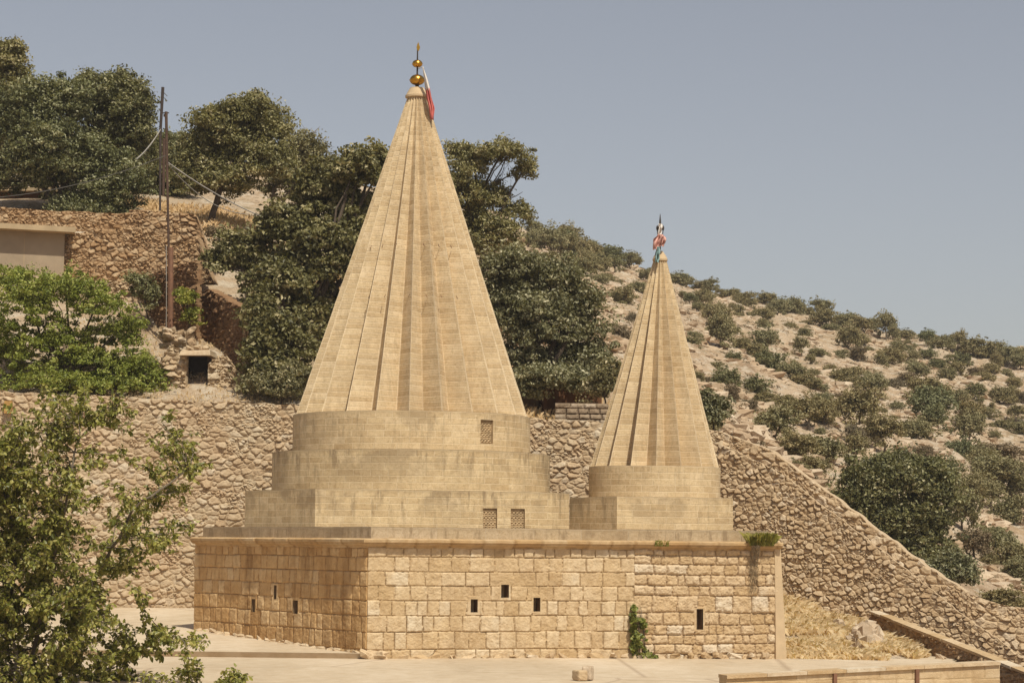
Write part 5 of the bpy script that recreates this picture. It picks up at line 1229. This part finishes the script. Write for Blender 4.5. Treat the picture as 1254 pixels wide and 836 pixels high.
tips = [(247, 568), (222, 600), (205, 560), (216, 530), (196, 515), (165, 515), (140, 495), (118, 505), (100, 488), (80, 497), (62, 485), (38, 505), (15, 500), (-10, 520), (178, 560), (150, 560), (228, 645), (205, 660), (190, 625), (160, 640), (185, 690), (215, 665), (150, 700), (180, 730), (205, 765), (238, 788), (212, 795), (175, 775), (300, 825), (270, 832), (240, 828), (285, 838), (160, 800), (130, 760), (110, 720), (100, 650), (60, 600), (30, 640), (20, 580), (70, 540), (120, 560), (120, 610), (40, 560), (-20, 600), (0, 660), (50, 690), (30, 740), (80, 780), (60, 830), (110, 820), (190, 835), (-20, 760), (0, 810), (140, 840), (85, 720), (10, 700), (95, 585), (155, 600), (60, 650), (130, 670), (165, 668), (225, 800), (195, 610)]
stems = [[(5, 990), (30, 860), (50, 740), (80, 620), (100, 520)], [(5, 990), (60, 840), (110, 720), (165, 620), (230, 575)], [(5, 990), (20, 850), (15, 700), (10, 560)], [(5, 990), (80, 880), (150, 800), (220, 780)], [(5, 990), (110, 910), (220, 860), (295, 830)]]
SP = []
for st in stems:
    dy = rs.uniform(-.8, .8, len(st)); dy[0] = 0
    pts = np.array([W(x, y, YF+dd_) for (x, y), dd_ in zip(st, dy)]); t = np.linspace(0, 1, 24)
    pp = np.stack([np.interp(t, np.linspace(0, 1, len(pts)), pts[:, k]) for k in range(3)], 1); pp += rs.randn(*pp.shape)*.02
    br.tube(pp, [.07, .035, .012], 6); SP.append(pp)
SPa = np.concatenate([p[6:] for p in SP])
def twig(tip, src=None, r=.012, nl=32):
    if src is None:
        dd_ = np.linalg.norm(SPa-tip, axis=1)+rs.rand(len(SPa))*.5; dd_[SPa[:, 2] > tip[2]+.1] += 1.; src = SPa[np.argmin(dd_)]
    pts = limb(br, src, tip, r, .004, rs, .10, 4, 9)
    t = rs.rand(nl)**.7*8; i = np.minimum(t.astype(int), 7); fr_ = (t-i)[:, None]; P = pts[i]*(1-fr_)+pts[i+1]*fr_
    D = pts[i+1]-pts[i]; D /= np.linalg.norm(D, axis=1)[:, None]+1e-9; LP.append(P+rs.randn(nl, 3)*.025); LD.append(D); return pts
allp = []
for (x, y) in tips:
    for rep in range(2):
        tip = W(x+rs.randn()*(3 if rep == 0 else 10), y+rs.randn()*(3 if rep == 0 else 10), YF+rs.uniform(-1, 1)); pts = twig(tip)
        for _ in range(4):
            q = pts[rs.randint(3, 9)]; dv = unit(rs, 1)[0]*np.array([1, 1, .8])+np.array([.15, 0, .1]); twig(q+dv*rs.uniform(.15, .38), q, .006, 16)
dens = []
while len(dens) < 430:
    x, y = rs.uniform(-60, 190), rs.uniform(520, 850)
    lim = np.interp(y, [520, 560, 620, 700, 760, 850], [75, 88, 95, 120, 150, 190])
    if x > lim: continue
    dens.append((x, y))
for (x, y) in dens:
    pts = twig(W(x, y, YF+rs.uniform(-1.3, 1.3)))
    for _ in range(3):
        q = pts[rs.randint(3, 9)]; dv = unit(rs, 1)[0]; twig(q+dv*rs.uniform(.15, .35), q, .006, 16)
LP = np.concatenate(LP); LD = np.concatenate(LD)
v = fore_leaves(LP, LD, rs, .088); n = len(LP); i = np.arange(n)*6
f = np.concatenate([np.stack([i, i+1, i+2, i+3], 1), np.stack([i, i+3, i+4, i+5], 1)]); t = np.repeat(rs.rand(n), 6)
npmesh('crown', v, f, L_fore, col=np.stack([t, t*0, t*0, t*0+1], 1), parent=root)
br.build('trunk', M_bark2, root)

# ------------------------------------------------------------------ summer haze
hm = bpy.data.materials.new('haze'); hm.use_nodes = True; t = hm.node_tree; t.nodes.clear()
ho = t.nodes.new('ShaderNodeOutputMaterial'); hv = t.nodes.new('ShaderNodeVolumePrincipled')
hv.inputs['Color'].default_value = (.95, .93, .92, 1); hv.inputs['Density'].default_value = .0003; hv.inputs['Anisotropy'].default_value = 0.
t.links.new(hv.outputs[0], ho.inputs['Volume'])
hb = MB(); hb.box(-1300, 1300, -140, 760, -62, 75); tag(hb.build('haze', hm), kind='stuff')
